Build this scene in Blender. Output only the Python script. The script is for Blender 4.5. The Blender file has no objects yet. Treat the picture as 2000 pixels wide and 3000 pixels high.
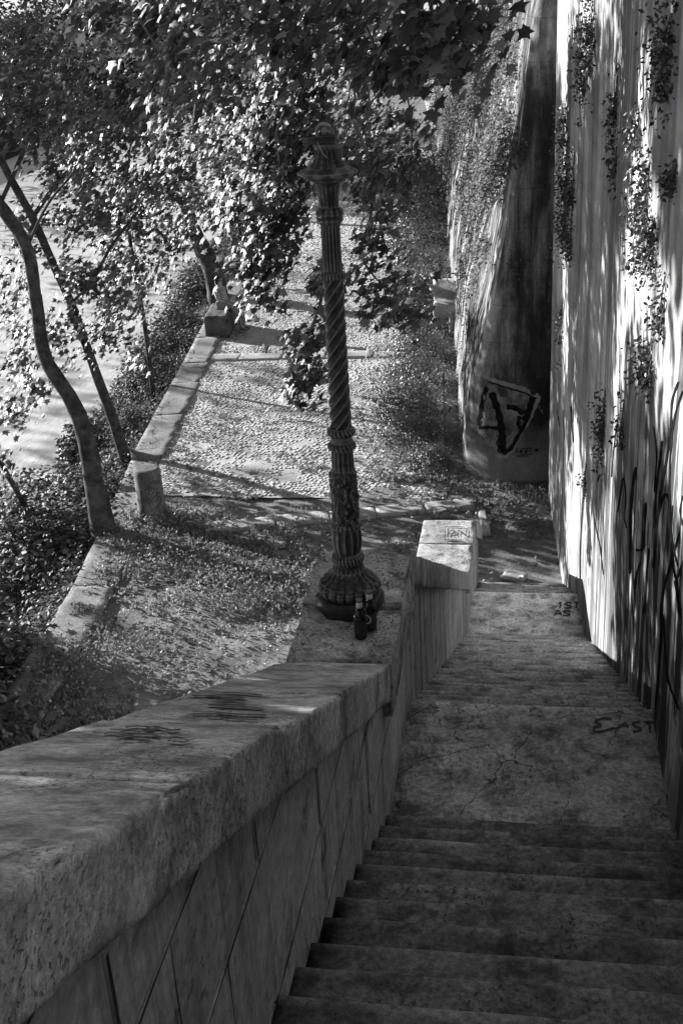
import bpy, math, random
import numpy as np
from mathutils import Vector, Matrix
from mathutils.bvhtree import BVHTree

random.seed(7)
rng = np.random.default_rng(11)
SC = bpy.context.scene
COL = SC.collection

# ------------------------------------------------------------------ camera model (photo pixels 2000 x 3000)
F = 3402.3
YAW, PITCH, ROLL = .1721, .4167, -.0597
H = 7.897                       # eye height above the quay
fw = np.array([-math.sin(YAW) * math.cos(PITCH), math.cos(YAW) * math.cos(PITCH), -math.sin(PITCH)])
r0 = np.array([math.cos(YAW), math.sin(YAW), 0.])
u0 = np.cross(r0, fw)
RT = math.cos(ROLL) * r0 + math.sin(ROLL) * u0
UP = -math.sin(ROLL) * r0 + math.cos(ROLL) * u0
CAM = np.array([0., 0., H])
DS = 2000 / 1568.


def ray(u, v): return fw + RT * ((u - 1000) / F) + UP * ((1500 - v) / F)
def atz(u, v, z): d = ray(u, v); return CAM + d * (z - H) / d[2]
def aty(u, v, y): d = ray(u, v); return CAM + d * y / d[1]
def day(u, v, y): return aty(u * DS, v * DS, y)          # same, in 1568-wide pixels
def daz(u, v, z=0.): return atz(u * DS, v * DS, z)


cd = bpy.data.cameras.new('camera')
cam = bpy.data.objects.new('camera', cd)
COL.objects.link(cam)
cam.matrix_world = Matrix(((RT[0], UP[0], -fw[0], 0), (RT[1], UP[1], -fw[1], 0), (RT[2], UP[2], -fw[2], H), (0, 0, 0, 1)))
cd.sensor_fit = 'VERTICAL'
cd.sensor_height = 36
cd.lens = F * 36 / 3000
cd.clip_end = 5000
cd.clip_start = .05
SC.camera = cam

# ------------------------------------------------------------------ stairs / wall numbers
XL, XR = -.665, .712
ST = .5225
YA1, YB1, ZA1, ZB1 = 4.55, 5.761, 4.102, 4.075
YA2, YB2, ZA2, ZB2 = 11.922, 13.178, .889, .862
YA3 = 14.92


def wallx(y): return float(np.interp(y, [-9, 11, 12.5, 18.4, 30], [.716, .714, .675, .372, -.28]))


def stair_z(y):
    return float(np.interp(y, [-6, YA1, YB1, YA2, YB2, YA3], [ZA1 + ST * (YA1 + 6), ZA1, ZB1, ZA2, ZB2, 0]))


def cop_z(y):                   # top of the parapet
    return float(np.interp(y, [-6, 4.6, 5.76, 11.75, 13.2, 14.95], [5.06 + ST * 10.6, 5.06, 5.06, 1.87, 1.85, .98]))


# ------------------------------------------------------------------ noise
def _hash(ix, iy, iz, seed):
    h = (ix * 374761393 + iy * 668265263 + iz * 2147483647 + seed * 144665) & 0xffffffff
    h = ((h ^ (h >> 13)) * 1274126177) & 0xffffffff
    h = (h ^ (h >> 16)) & 0xffff
    return h / 65535.


def vnoise(p, scale=1., seed=0):
    q = np.asarray(p, float) * scale + 1000
    i = np.floor(q).astype(np.int64)
    fr = q - i
    fr = fr * fr * (3 - 2 * fr)
    r = 0
    for dx in (0, 1):
        for dy in (0, 1):
            for dz in (0, 1):
                w = (fr[:, 0] if dx else 1 - fr[:, 0]) * (fr[:, 1] if dy else 1 - fr[:, 1]) * (fr[:, 2] if dz else 1 - fr[:, 2])
                r = r + w * _hash(i[:, 0] + dx, i[:, 1] + dy, i[:, 2] + dz, seed)
    return r * 2 - 1


def fbm(p, scale=1., octv=4, seed=0, gain=.5):
    a, s, r = 1., scale, 0
    for k in range(octv):
        r = r + a * vnoise(p, s, seed + k)
        a *= gain
        s *= 2.03
    return r


# ------------------------------------------------------------------ mesh helpers
def mesh_np(name, V, faces, smooth=False):
    """faces: list of numpy int arrays (n,k)"""
    me = bpy.data.meshes.new(name)
    V = np.asarray(V, np.float32)
    me.vertices.add(len(V))
    me.vertices.foreach_set('co', V.ravel())
    idx = np.concatenate([np.asarray(f, np.int32).ravel() for f in faces])
    tot = np.concatenate([np.full(len(f), f.shape[1], np.int32) for f in faces])
    st = np.concatenate([[0], np.cumsum(tot)[:-1]]).astype(np.int32)
    me.loops.add(len(idx))
    me.loops.foreach_set('vertex_index', idx)
    me.polygons.add(len(tot))
    me.polygons.foreach_set('loop_start', st)
    me.polygons.foreach_set('loop_total', tot)
    if smooth:
        me.polygons.foreach_set('use_smooth', np.ones(len(tot), bool))
    me.update(calc_edges=True)
    return me


def link(name, me, mat=None, parent=None, loc=None):
    o = bpy.data.objects.new(name, me)
    COL.objects.link(o)
    if mat is not None:
        me.materials.append(mat)
    if loc is not None:
        o.location = loc
    if parent is not None:
        o.parent = parent
    return o


def tag(o, label=None, cat=None, group=None, kind=None):
    if label: o['label'] = label
    if cat: o['category'] = cat
    if group: o['group'] = group
    if kind: o['kind'] = kind
    return o


def thing(name, label, cat, loc=(0, 0, 0), group=None, rz=0.):
    o = bpy.data.objects.new(name, None)
    COL.objects.link(o)
    o.location = loc
    o.rotation_euler = (0, 0, rz)
    o.empty_display_size = .2
    return tag(o, label, cat, group)


def copy_tree(o, parent=None):
    c = o.copy()
    COL.objects.link(c)
    c.parent = parent
    for ch in list(o.children):
        copy_tree(ch, c)
    return c


class MB:
    """collects verts / faces"""
    def __init__(s): s.v = []; s.f = []; s.n = 0
    def add(s, V, faces):
        s.v.append(np.asarray(V, float))
        for f in faces:
            s.f.append(np.asarray(f, np.int64) + s.n)
        s.n += len(V)
        return s
    def mesh(s, name, smooth=False):
        by = {}
        for f in s.f:
            by.setdefault(f.shape[1], []).append(f)
        return mesh_np(name, np.concatenate(s.v), [np.concatenate(x) for x in by.values()], smooth)
    def build(s, name, mat, parent=None, smooth=False, loc=None):
        return link(name, s.mesh(name, smooth), mat, parent, loc)


def two_mats(name, A, ma, B, mb_, parent=None, smooth=False):
    """one mesh out of two collections, each with its own material slot"""
    V, fs, mi, n = [], {}, {}, 0
    for k, c in ((0, A), (1, B)):
        if c is None or c.n == 0: continue
        V += c.v
        for f in c.f:
            fs.setdefault(f.shape[1], []).append(f + n)
            mi.setdefault(f.shape[1], []).append(np.full(len(f), k, np.int32))
        n += c.n
    me = mesh_np(name, np.concatenate(V), [np.concatenate(x) for x in fs.values()], smooth)
    me.polygons.foreach_set('material_index', np.concatenate([np.concatenate(x) for x in mi.values()]))
    o = link(name, me, ma, parent)
    me.materials.append(mb_)
    return o


def rough_box(c, size, seg=(6, 6, 6), bev=.02, amp=.006, nscale=9., seed=0, chip=0.):
    """rounded, noise-displaced box; returns V, faces"""
    nx, ny, nz = seg
    hs = np.array(size) / 2.
    pts = {}
    V = []
    Fc = []

    def line(n, h):
        if n < 4 or bev * 2.5 > h: return [i / n * 2 - 1 for i in range(n + 1)]
        e = 1 - bev / h
        return [-1.] + [-e + 2 * e * i / (n - 2) for i in range(n - 1)] + [1.]
    lx_, ly_, lz_ = line(nx, hs[0]), line(ny, hs[1]), line(nz, hs[2])

    def vid(i, j, k):
        key = (i, j, k)
        if key not in pts:
            pts[key] = len(V)
            V.append((lx_[i], ly_[j], lz_[k]))
        return pts[key]
    for i in range(nx):
        for j in range(ny):
            for k, fl in ((0, 1), (nz, 0)):
                q = [vid(i, j, k), vid(i + 1, j, k), vid(i + 1, j + 1, k), vid(i, j + 1, k)]
                Fc.append(q[::-1] if fl else q)
    for i in range(nx):
        for k in range(nz):
            for j, fl in ((0, 0), (ny, 1)):
                q = [vid(i, j, k), vid(i + 1, j, k), vid(i + 1, j, k + 1), vid(i, j, k + 1)]
                Fc.append(q[::-1] if fl else q)
    for j in range(ny):
        for k in range(nz):
            for i, fl in ((0, 1), (nx, 0)):
                q = [vid(i, j, k), vid(i, j + 1, k), vid(i, j + 1, k + 1), vid(i, j, k + 1)]
                Fc.append(q[::-1] if fl else q)
    P = np.array(V) * hs
    core = np.clip(P, -(hs - bev), hs - bev)
    d = P - core
    L = np.linalg.norm(d, axis=1, keepdims=True)
    n = d / np.maximum(L, 1e-9)
    P = core + n * np.minimum(L, bev)
    Pw = P + np.array(c)
    nz_ = fbm(Pw, nscale, 4, seed)
    P = P + n * (nz_ * amp)[:, None]
    if chip > 0:
        edge = (np.abs(d) > 1e-6).sum(axis=1) >= 2
        cn = np.maximum(0, fbm(Pw, 7., 3, seed + 9) - .05)
        P = P - n * (edge * cn * chip)[:, None]
    return P + np.array(c), [np.array(Fc)]


def tube(path, rad, nseg=10, bark=0., seed=0, cap=True):
    path = np.asarray(path, float)
    rad = np.broadcast_to(np.asarray(rad, float), (len(path),))
    t = np.gradient(path, axis=0)
    t /= np.linalg.norm(t, axis=1, keepdims=True) + 1e-9
    ref = np.array([0, 0, 1.]) if abs(t[0][2]) < .9 else np.array([1., 0, 0])
    V = []
    a = np.arange(nseg) / nseg * 2 * math.pi
    n0 = np.cross(t[0], ref); n0 /= np.linalg.norm(n0)
    for i in range(len(path)):
        n0 = n0 - t[i] * np.dot(n0, t[i]); n0 /= np.linalg.norm(n0) + 1e-9
        b = np.cross(t[i], n0)
        V.append(path[i] + rad[i] * (np.cos(a)[:, None] * n0 + np.sin(a)[:, None] * b))
    V = np.concatenate(V)
    if bark:
        c = np.repeat(path, nseg, axis=0)
        V = c + (V - c) * (1 + bark * fbm(V, 6., 3, seed))[:, None]
    Fs = []
    for i in range(len(path) - 1):
        for j in range(nseg):
            k = (j + 1) % nseg
            Fs.append((i * nseg + j, i * nseg + k, (i + 1) * nseg + k, (i + 1) * nseg + j))
    faces = [np.array(Fs)]
    if cap:
        V = np.vstack([V, path[0], path[-1]])
        n = len(V)
        faces.append(np.array([(n - 2, (j + 1) % nseg, j) for j in range(nseg)] +
                              [(n - 1, (len(path) - 1) * nseg + j, (len(path) - 1) * nseg + (j + 1) % nseg) for j in range(nseg)]))
    return V, faces


def spline(pts, n=8):
    """Catmull-Rom through pts"""
    P = np.asarray(pts, float)
    Q = np.vstack([2 * P[0] - P[1], P, 2 * P[-1] - P[-2]])
    out = []
    for i in range(1, len(Q) - 2):
        for k in range(n):
            t = k / n
            out.append(.5 * (2 * Q[i] + (Q[i + 1] - Q[i - 1]) * t + (2 * Q[i - 1] - 5 * Q[i] + 4 * Q[i + 1] - Q[i + 2]) * t * t
                             + (-Q[i - 1] + 3 * Q[i] - 3 * Q[i + 1] + Q[i + 2]) * t ** 3))
    out.append(P[-1])
    return np.array(out)


def lathe(prof, nseg=32, fn=None):
    """prof [(z,r)...]; fn(ang, z, r) -> r"""
    V, Fs = [], []
    a = np.arange(nseg) / nseg * 2 * math.pi
    for z, r in prof:
        rr = np.full(nseg, r) if fn is None else fn(a, z, r)
        V.append(np.stack([rr * np.cos(a), rr * np.sin(a), np.full(nseg, z)], 1))
    m = len(prof)
    for i in range(m - 1):
        for j in range(nseg):
            k = (j + 1) % nseg
            Fs.append((i * nseg + j, i * nseg + k, (i + 1) * nseg + k, (i + 1) * nseg + j))
    V = np.concatenate(V)
    V = np.vstack([V, (0, 0, prof[0][0]), (0, 0, prof[-1][0])])
    n = len(V)
    tri = [(n - 2, (j + 1) % nseg, j) for j in range(nseg)] + [(n - 1, (m - 1) * nseg + j, (m - 1) * nseg + (j + 1) % nseg) for j in range(nseg)]
    return V, [np.array(Fs), np.array(tri)]


# ------------------------------------------------------------------ materials (black and white photograph: every colour is a grey)
def newmat(name):
    m = bpy.data.materials.new(name)
    m.use_nodes = True
    nt = m.node_tree
    for n in list(nt.nodes):
        nt.nodes.remove(n)
    out = nt.nodes.new('ShaderNodeOutputMaterial')
    b = nt.nodes.new('ShaderNodeBsdfPrincipled')
    nt.links.new(b.outputs[0], out.inputs[0])
    return m, nt, b, out


def N(nt, typ, **kw):
    n = nt.nodes.new(typ)
    for k, v in kw.items():
        if k.startswith('i_'):
            n.inputs[k[2:].replace('_', ' ')].default_value = v
        else:
            setattr(n, k, v)
    return n


def L(nt, a, b): nt.links.new(a, b)


def coords(nt, scale=(1, 1, 1), loc=(0, 0, 0)):
    tc = N(nt, 'ShaderNodeTexCoord')
    mp = N(nt, 'ShaderNodeMapping')
    mp.inputs['Scale'].default_value = scale
    mp.inputs['Location'].default_value = loc
    L(nt, tc.outputs['Object'], mp.inputs[0])
    return mp.outputs[0]


def noise(nt, vec, scale, detail=6, rough=.6, dist=0.):
    n = N(nt, 'ShaderNodeTexNoise')
    n.inputs['Scale'].default_value = scale
    n.inputs['Detail'].default_value = detail
    n.inputs['Roughness'].default_value = rough
    n.inputs['Distortion'].default_value = dist
    L(nt, vec, n.inputs['Vector'])
    return n.outputs['Fac']


def ramp(nt, fac, stops, interp='LINEAR'):
    r = N(nt, 'ShaderNodeValToRGB')
    r.color_ramp.interpolation = interp
    e = r.color_ramp.elements
    while len(e) < len(stops):
        e.new(.5)
    for el, (p, c) in zip(e, stops):
        el.position = p
        el.color = (c, c, c, 1)
    L(nt, fac, r.inputs[0])
    return r.outputs[0]


def math_(nt, op, a, b=None, clamp=False):
    n = N(nt, 'ShaderNodeMath', operation=op, use_clamp=clamp)
    for i, x in enumerate((a, b)):
        if x is None: continue
        if isinstance(x, (int, float)): n.inputs[i].default_value = x
        else: L(nt, x, n.inputs[i])
    return n.outputs[0]


def mix(nt, fac, a, b, typ='MIX'):
    n = N(nt, 'ShaderNodeMix', data_type='RGBA', blend_type=typ)
    for i, x in ((0, fac), (6, a), (7, b)):
        if isinstance(x, (int, float)):
            n.inputs[i].default_value = x if i == 0 else (x, x, x, 1)
        else:
            L(nt, x, n.inputs[i])
    return n.outputs[2]


def bump(nt, b, h, strength=.5, dist=.02):
    n = N(nt, 'ShaderNodeBump')
    n.inputs['Strength'].default_value = strength
    n.inputs['Distance'].default_value = dist
    L(nt, h, n.inputs['Height'])
    L(nt, n.outputs[0], b.inputs['Normal'])


def stone_mat(name, lo, hi, scale=3., pits=.5, streak=0., crack=0., bstr=.6, bdist=.012, rough=.9, dark=.04, moss=.35, pitscale=38., grain=.55):
    m, nt, b, out = newmat(name)
    v = coords(nt)
    big = noise(nt, v, scale, 8, .65)
    col = ramp(nt, big, [(.3, lo), (.68, hi)])
    fine = noise(nt, v, scale * 14, 5, .7)
    col = mix(nt, grain, col, ramp(nt, fine, [(.32, .2), (.66, 1.)]), 'MULTIPLY')
    if grain > .6:
        f2 = noise(nt, v, scale * 46, 4, .7)
        col = mix(nt, .4, col, ramp(nt, f2, [(.34, .5), (.62, 1.2)]), 'MULTIPLY')
    if moss:
        ms = noise(nt, coords(nt, loc=(3.1, 7.7, 1.3)), scale * 1.7, 9, .72, .3)
        col = mix(nt, ramp(nt, ms, [(.62 - moss * .2, 0), (.72 - moss * .12, .85)]), col, dark)
    pt = noise(nt, coords(nt, (1, .6, .6)), pitscale, 3, .55)
    pm = ramp(nt, pt, [(.35, 1), (.42, 0)])
    pfield = ramp(nt, noise(nt, coords(nt, loc=(5, 3, 9)), scale * .9, 4, .6), [(.44, .05), (.6, 1)])
    pm = math_(nt, 'MULTIPLY', pm, pfield)
    col = mix(nt, math_(nt, 'MULTIPLY', pm, pits), col, dark)
    if streak:
        sv = coords(nt, (1, 6.5, .22))
        sn = noise(nt, sv, 2.2, 7, .7)
        col = mix(nt, ramp(nt, sn, [(.5, 0), (.62, streak)]), col, dark)
    hgt = math_(nt, 'ADD', math_(nt, 'MULTIPLY', fine, .5), math_(nt, 'MULTIPLY', pm, -.6))
    if crack:
        vo = N(nt, 'ShaderNodeTexVoronoi', feature='DISTANCE_TO_EDGE')
        vo.inputs['Scale'].default_value = crack
        wv = noise(nt, v, 3., 4, .6)
        av = N(nt, 'ShaderNodeVectorMath', operation='ADD')
        sc = N(nt, 'ShaderNodeVectorMath', operation='SCALE')
        cv = N(nt, 'ShaderNodeCombineXYZ')
        L(nt, wv, cv.inputs[0]); L(nt, wv, cv.inputs[1])
        L(nt, cv.outputs[0], sc.inputs[0]); sc.inputs['Scale'].default_value = .35
        L(nt, v, av.inputs[0]); L(nt, sc.outputs[0], av.inputs[1])
        L(nt, av.outputs[0], vo.inputs['Vector'])
        ck = ramp(nt, vo.outputs['Distance'], [(.002, 1), (.008, 0)])
        ck = math_(nt, 'MULTIPLY', ck, ramp(nt, noise(nt, v, 1.1, 3), [(.42, 0), (.55, 1)]))
        col = mix(nt, ck, col, dark * .4)
        hgt = math_(nt, 'SUBTRACT', hgt, ck)
    L(nt, col, b.inputs['Base Color'])
    b.inputs['Roughness'].default_value = rough
    b.inputs['Specular IOR Level'].default_value = .08
    bump(nt, b, hgt, bstr, bdist)
    return m


def plain_mat(name, c, rough=.6, spec=.4, var=0., scale=20., metal=0., bstr=0.):
    m, nt, b, out = newmat(name)
    if var:
        n = noise(nt, coords(nt), scale, 6, .65)
        L(nt, ramp(nt, n, [(.3, max(0., c - var)), (.7, c + var)]), b.inputs['Base Color'])
        if bstr: bump(nt, b, n, bstr, .01)
    else:
        b.inputs['Base Color'].default_value = (c, c, c, 1)
    b.inputs['Roughness'].default_value = rough
    b.inputs['Specular IOR Level'].default_value = spec
    b.inputs['Metallic'].default_value = metal
    return m


def leaf_mat(name, lo, hi, trans=.35, rough=.42, spec=.5):
    m, nt, b, out = newmat(name)
    g = N(nt, 'ShaderNodeNewGeometry')
    col = ramp(nt, g.outputs['Random Per Island'], [(0, lo), (.75, (lo + hi) / 2), (1, hi)])
    L(nt, col, b.inputs['Base Color'])
    b.inputs['Roughness'].default_value = rough
    b.inputs['Specular IOR Level'].default_value = spec
    t = N(nt, 'ShaderNodeBsdfTranslucent')
    L(nt, col, t.inputs[0])
    mx = N(nt, 'ShaderNodeMixShader')
    mx.inputs[0].default_value = trans
    L(nt, b.outputs[0], mx.inputs[1]); L(nt, t.outputs[0], mx.inputs[2])
    L(nt, mx.outputs[0], out.inputs[0])
    return m


M_LAND = stone_mat('cracked_landing_stone', .36, .85, 3.2, .9, 0, 2.1, .7, .012, moss=.75, dark=.07, pitscale=62, grain=.8)
M_STEP = stone_mat('worn_step_stone', .28, .66, 3.2, .8, 0, 0, .7, .012, moss=.75, dark=.07, pitscale=62, grain=.8)
def step_wear_and_light(m_):  # scuffs and dirt, plus light and shade painted in per flight
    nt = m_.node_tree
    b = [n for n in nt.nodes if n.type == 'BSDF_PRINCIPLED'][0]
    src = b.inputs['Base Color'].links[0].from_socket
    a = N(nt, 'ShaderNodeAttribute', attribute_name='wear_and_light')
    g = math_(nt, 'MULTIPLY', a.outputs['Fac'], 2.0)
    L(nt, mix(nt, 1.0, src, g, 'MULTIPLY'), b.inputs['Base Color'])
step_wear_and_light(M_STEP); step_wear_and_light(M_LAND)
M_COPING = stone_mat('travertine_coping', .5, 1., 3.0, .8, 0, 0, .9, .016, moss=.85, dark=.16, pitscale=120, grain=.68)
M_ROUGH = stone_mat('rough_weathered_travertine', .4, .9, 4.5, .9, 0, 0, 1., .03, moss=.6, dark=.08, pitscale=70, grain=.85)
M_COPST = stone_mat('rain_streaked_coping', .26, .55, 2.6, .5, .75, 0, .7, .014, moss=.35, dark=.05, pitscale=60)
M_STAIN = stone_mat('rain_streaked_render', .34, .6, 2.0, .4, .85, 0, .6, .012, moss=.35, dark=.04)
M_ASHLAR = stone_mat('travertine_ashlar', .46, .82, 2.0, .5, .35, 0, .6, .01, moss=.25, dark=.05)
M_BLOCK = stone_mat('rough_stone', .2, .42, 3.4, .6, 0, 0, .8, .016, moss=.4, dark=.05)
M_MORTAR = plain_mat('dark_mortar', .05, .95, .1, .02, 14)
M_KERB = stone_mat('kerb_stone', .2, .38, 1.6, .4, 0, .8, .6, .012, moss=.35, dark=.06)
M_STRIP = stone_mat('pale_strip_stone', .34, .55, 2.4, .35, 0, 0, .5, .01, moss=.25, dark=.08)
M_COBBLE = stone_mat('cobble_stone', .38, .62, 1.4, .2, 0, 0, .7, .012, moss=.3, dark=.06, pitscale=60)
M_SOIL = stone_mat('trodden_soil', .13, .34, 1.1, .3, 0, 0, 1., .03, moss=.2, dark=.04, pitscale=24)
M_BANK = stone_mat('bank_soil', .03, .07, 1.1, .3, 0, 0, 1., .03, moss=.2, dark=.02)
M_IRON = None
M_PAINT = plain_mat('black_spray_paint', .016, .9, .0, .008, 30)
M_PAINT_DIM = plain_mat('faded_spray_paint', .045, .9, .0, .015, 30)
M_PALE = plain_mat('pale_spray_paint', .3, .9, .05, .1, 14)
M_BOLL = stone_mat('stained_bollard_stone', .12, .4, 3.0, .5, .5, 0, .8, .016, moss=.6, dark=.04)
M_DARKBLOCK = stone_mat('dark_weathered_stone', .06, .2, 3.4, .6, 0, 0, .8, .016, moss=.4, dark=.03)
M_BARK = stone_mat('plane_tree_bark', .016, .17, 5., .2, 0, 0, .6, .01, moss=.55, dark=.035, pitscale=20)
M_TWIG = plain_mat('twig_bark', .14, .85, .2, .05, 18)
M_LEAF = leaf_mat('plane_leaf', .05, .25, .2, .48, .3)
M_BUSH = leaf_mat('shrub_leaf', .03, .18, .15, .58, .2)
M_HEDGE = leaf_mat('wall_shrub_leaf', .05, .26, .18)
M_WEED = leaf_mat('weed_leaf', .13, .36, .3, .55, .3)
M_IVY = leaf_mat('ivy_leaf', .06, .2, .2, .6, .15)
M_WALLP = leaf_mat('wall_plant_leaf', .02, .09, .25)
M_FARLEAF = leaf_mat('far_leaf', .02, .1, .2, .6, .1)


def iron():
    m, nt, b, out = newmat('old_painted_iron')
    n = noise(nt, coords(nt), 34, 6, .7)
    g = N(nt, 'ShaderNodeNewGeometry')
    pw = ramp(nt, math_(nt, 'ADD', g.outputs['Pointiness'], math_(nt, 'MULTIPLY', math_(nt, 'SUBTRACT', n, .5), .12)), [(.508, 0), (.555, 1)])
    base = ramp(nt, n, [(.4, .012), (.6, .03), (.75, .11)])
    L(nt, mix(nt, math_(nt, 'MULTIPLY', pw, .85), base, .19), b.inputs['Base Color'])
    L(nt, ramp(nt, n, [(.3, .38), (.7, .62)]), b.inputs['Roughness'])
    b.inputs['Specular IOR Level'].default_value = .35
    bump(nt, b, n, .25, .003)
    return m


M_IRON = iron()


def wall_mat():
    """pale plaster of the tall wall: rain streaks, and a band of sprayed, dripping paint that follows the stairs"""
    m, nt, b, out = newmat('streaked_plaster')
    v = coords(nt)
    sep = N(nt, 'ShaderNodeSeparateXYZ')
    L(nt, v, sep.inputs[0])
    y, z = sep.outputs[1], sep.outputs[2]
    big = noise(nt, coords(nt, (1, .28, 1.0)), 1.5, 8, .7)
    col = ramp(nt, big, [(.34, .26), (.6, .62)])
    st = noise(nt, coords(nt, (1, .8, .09)), 1.6, 8, .68)
    col = mix(nt, ramp(nt, st, [(.46, 0), (.58, .6)]), col, .13)
    st2 = noise(nt, coords(nt, (1, 2.4, .13), (4, 2, 1)), 1.3, 6, .7)
    col = mix(nt, ramp(nt, st2, [(.52, 0), (.6, .55)]), col, .12)
    fine = noise(nt, v, 30, 5, .7)
    col = mix(nt, .35, col, ramp(nt, fine, [(.3, .45), (.7, 1.)]), 'MULTIPLY')
    # height above the stair line
    line = math_(nt, 'SUBTRACT', z, math_(nt, 'MAXIMUM', math_(nt, 'SUBTRACT', ZA1 + ST * YA1 + .1, math_(nt, 'MULTIPLY', y, ST)), 0.))
    jag = noise(nt, coords(nt, (1, .6, .12), (1, 5, 2)), 1.7, 5, .65)
    band = math_(nt, 'ADD', line, math_(nt, 'MULTIPLY', math_(nt, 'SUBTRACT', jag, .5), -4.2))
    low = ramp(nt, math_(nt, 'MULTIPLY', band, .2), [(.4, 1), (.62, 0)])
    near = ramp(nt, math_(nt, 'MULTIPLY', y, .05), [(.5, 1), (.66, .15)])
    drip = noise(nt, coords(nt, (1, .8, .13), (9, 1, 4)), 2.0, 9, .7, 1.4)
    dm = ramp(nt, drip, [(.47, 0), (.51, 1)])
    dm = math_(nt, 'MULTIPLY', math_(nt, 'MULTIPLY', dm, low), near)
    col = mix(nt, math_(nt, 'MULTIPLY', dm, .93), col, .03)
    fill = noise(nt, coords(nt, (1, .4, .2), (2, 8, 4)), 1.4, 3, .5)
    fm = math_(nt, 'MULTIPLY', math_(nt, 'MULTIPLY', ramp(nt, fill, [(.5, 0), (.53, 1)]), low), near)
    col = mix(nt, math_(nt, 'MULTIPLY', fm, .6), col, .12)
    L(nt, col, b.inputs['Base Color'])
    b.inputs['Roughness'].default_value = .95
    b.inputs['Specular IOR Level'].default_value = .0
    bump(nt, b, math_(nt, 'ADD', fine, math_(nt, 'MULTIPLY', st, .8)), .35, .012)
    return m


def quay_mat():
    m, nt, b, out = newmat('stained_quay_stone')
    v = coords(nt)
    sep = N(nt, 'ShaderNodeSeparateXYZ')
    L(nt, v, sep.inputs[0])
    big = noise(nt, coords(nt, (1, 1, .4)), 1.0, 8, .68)
    col = ramp(nt, big, [(.38, .035), (.5, .14), (.6, .5)])
    st = noise(nt, coords(nt, (2.4, 2.4, .16)), 1.8, 8, .7)
    col = mix(nt, ramp(nt, st, [(.42, 0), (.6, .85)]), col, .045)
    # paler, scoured foot of the wall
    ft = math_(nt, 'ADD', sep.outputs[2], math_(nt, 'MULTIPLY', noise(nt, v, 2.2, 5), -.9))
    col = mix(nt, ramp(nt, math_(nt, 'MULTIPLY', ft, .5), [(.06, .75), (.3, 0)]), col, .3)
    fine = noise(nt, v, 26, 5, .7)
    col = mix(nt, .5, col, ramp(nt, fine, [(.3, .3), (.7, 1.)]), 'MULTIPLY')
    # thin horizontal bed joints
    fr = math_(nt, 'FRACT', math_(nt, 'MULTIPLY', sep.outputs[2], 1 / .62))
    j = ramp(nt, fr, [(.0, 1), (.016, .0)], 'CONSTANT')
    col = mix(nt, math_(nt, 'MULTIPLY', j, .3), col, .02)
    L(nt, col, b.inputs['Base Color'])
    b.inputs['Roughness'].default_value = .95
    b.inputs['Specular IOR Level'].default_value = .0
    bump(nt, b, math_(nt, 'SUBTRACT', fine, j), .6, .015)
    return m


def water_mat():
    m, nt, b, out = newmat('muddy_river_water')
    v = coords(nt, (.9, .35, 1))
    n1 = noise(nt, v, .9, 8, .62, .6)
    n2 = noise(nt, coords(nt, (1.6, .7, 1), (4, 4, 0)), 3.0, 5, .6, .3)
    L(nt, ramp(nt, n1, [(.3, .52), (.7, .62)]), b.inputs['Base Color'])
    b.inputs['Roughness'].default_value = .22
    b.inputs['Specular IOR Level'].default_value = .6
    bump(nt, b, math_(nt, 'ADD', n1, math_(nt, 'MULTIPLY', n2, .3)), .3, .2)
    return m


# ------------------------------------------------------------------ sun and sky
SUN_EL = math.radians(16.5)
SUN_AZ = np.array([-.885, .466]) / np.linalg.norm([-.885, .466])         # towards the sun
sund = np.array([SUN_AZ[0] * math.cos(SUN_EL), SUN_AZ[1] * math.cos(SUN_EL), math.sin(SUN_EL)])
w = bpy.data.worlds.new('World')
SC.world = w
w.use_nodes = True
nt = w.node_tree
bg = nt.nodes['Background']
sky = nt.nodes.new('ShaderNodeTexSky')
sky.sky_type = 'NISHITA'
sky.sun_disc = False
sky.sun_elevation = SUN_EL
sky.sun_rotation = math.atan2(SUN_AZ[0], SUN_AZ[1])
bw = nt.nodes.new('ShaderNodeRGBToBW')
nt.links.new(sky.outputs[0], bw.inputs[0])
nt.links.new(bw.outputs[0], bg.inputs[0])
bg.inputs[1].default_value = .05
ld = bpy.data.lights.new('sun', 'SUN')
ld.energy = 5.0
ld.angle = math.radians(.5)
sun = bpy.data.objects.new('sun', ld)
COL.objects.link(sun)
sun.rotation_euler = Vector(-sund).to_track_quat('-Z', 'Y').to_euler()
sun.location = (-30, 20, 30)
SC.view_settings.view_transform = 'Standard'
SC.view_settings.look = 'None'
SC.view_settings.exposure = 1.6
SC.view_settings.gamma = 1
SC.view_settings.use_curve_mapping = False

BVH = {}


def bvh_add(key, V, faces):
    polys = []
    for f in faces:
        polys += [tuple(int(i) for i in q) for q in f]
    BVH[key] = BVHTree.FromPolygons([tuple(map(float, p)) for p in V], polys)


def hit(key, u, v):
    d = ray(u, v)
    r = BVH[key].ray_cast(Vector(CAM), Vector(d).normalized())
    if r[0] is None:
        return None
    n = np.array(r[1])
    if np.dot(n, d) > 0: n = -n
    return np.array(r[0]), n


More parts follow.
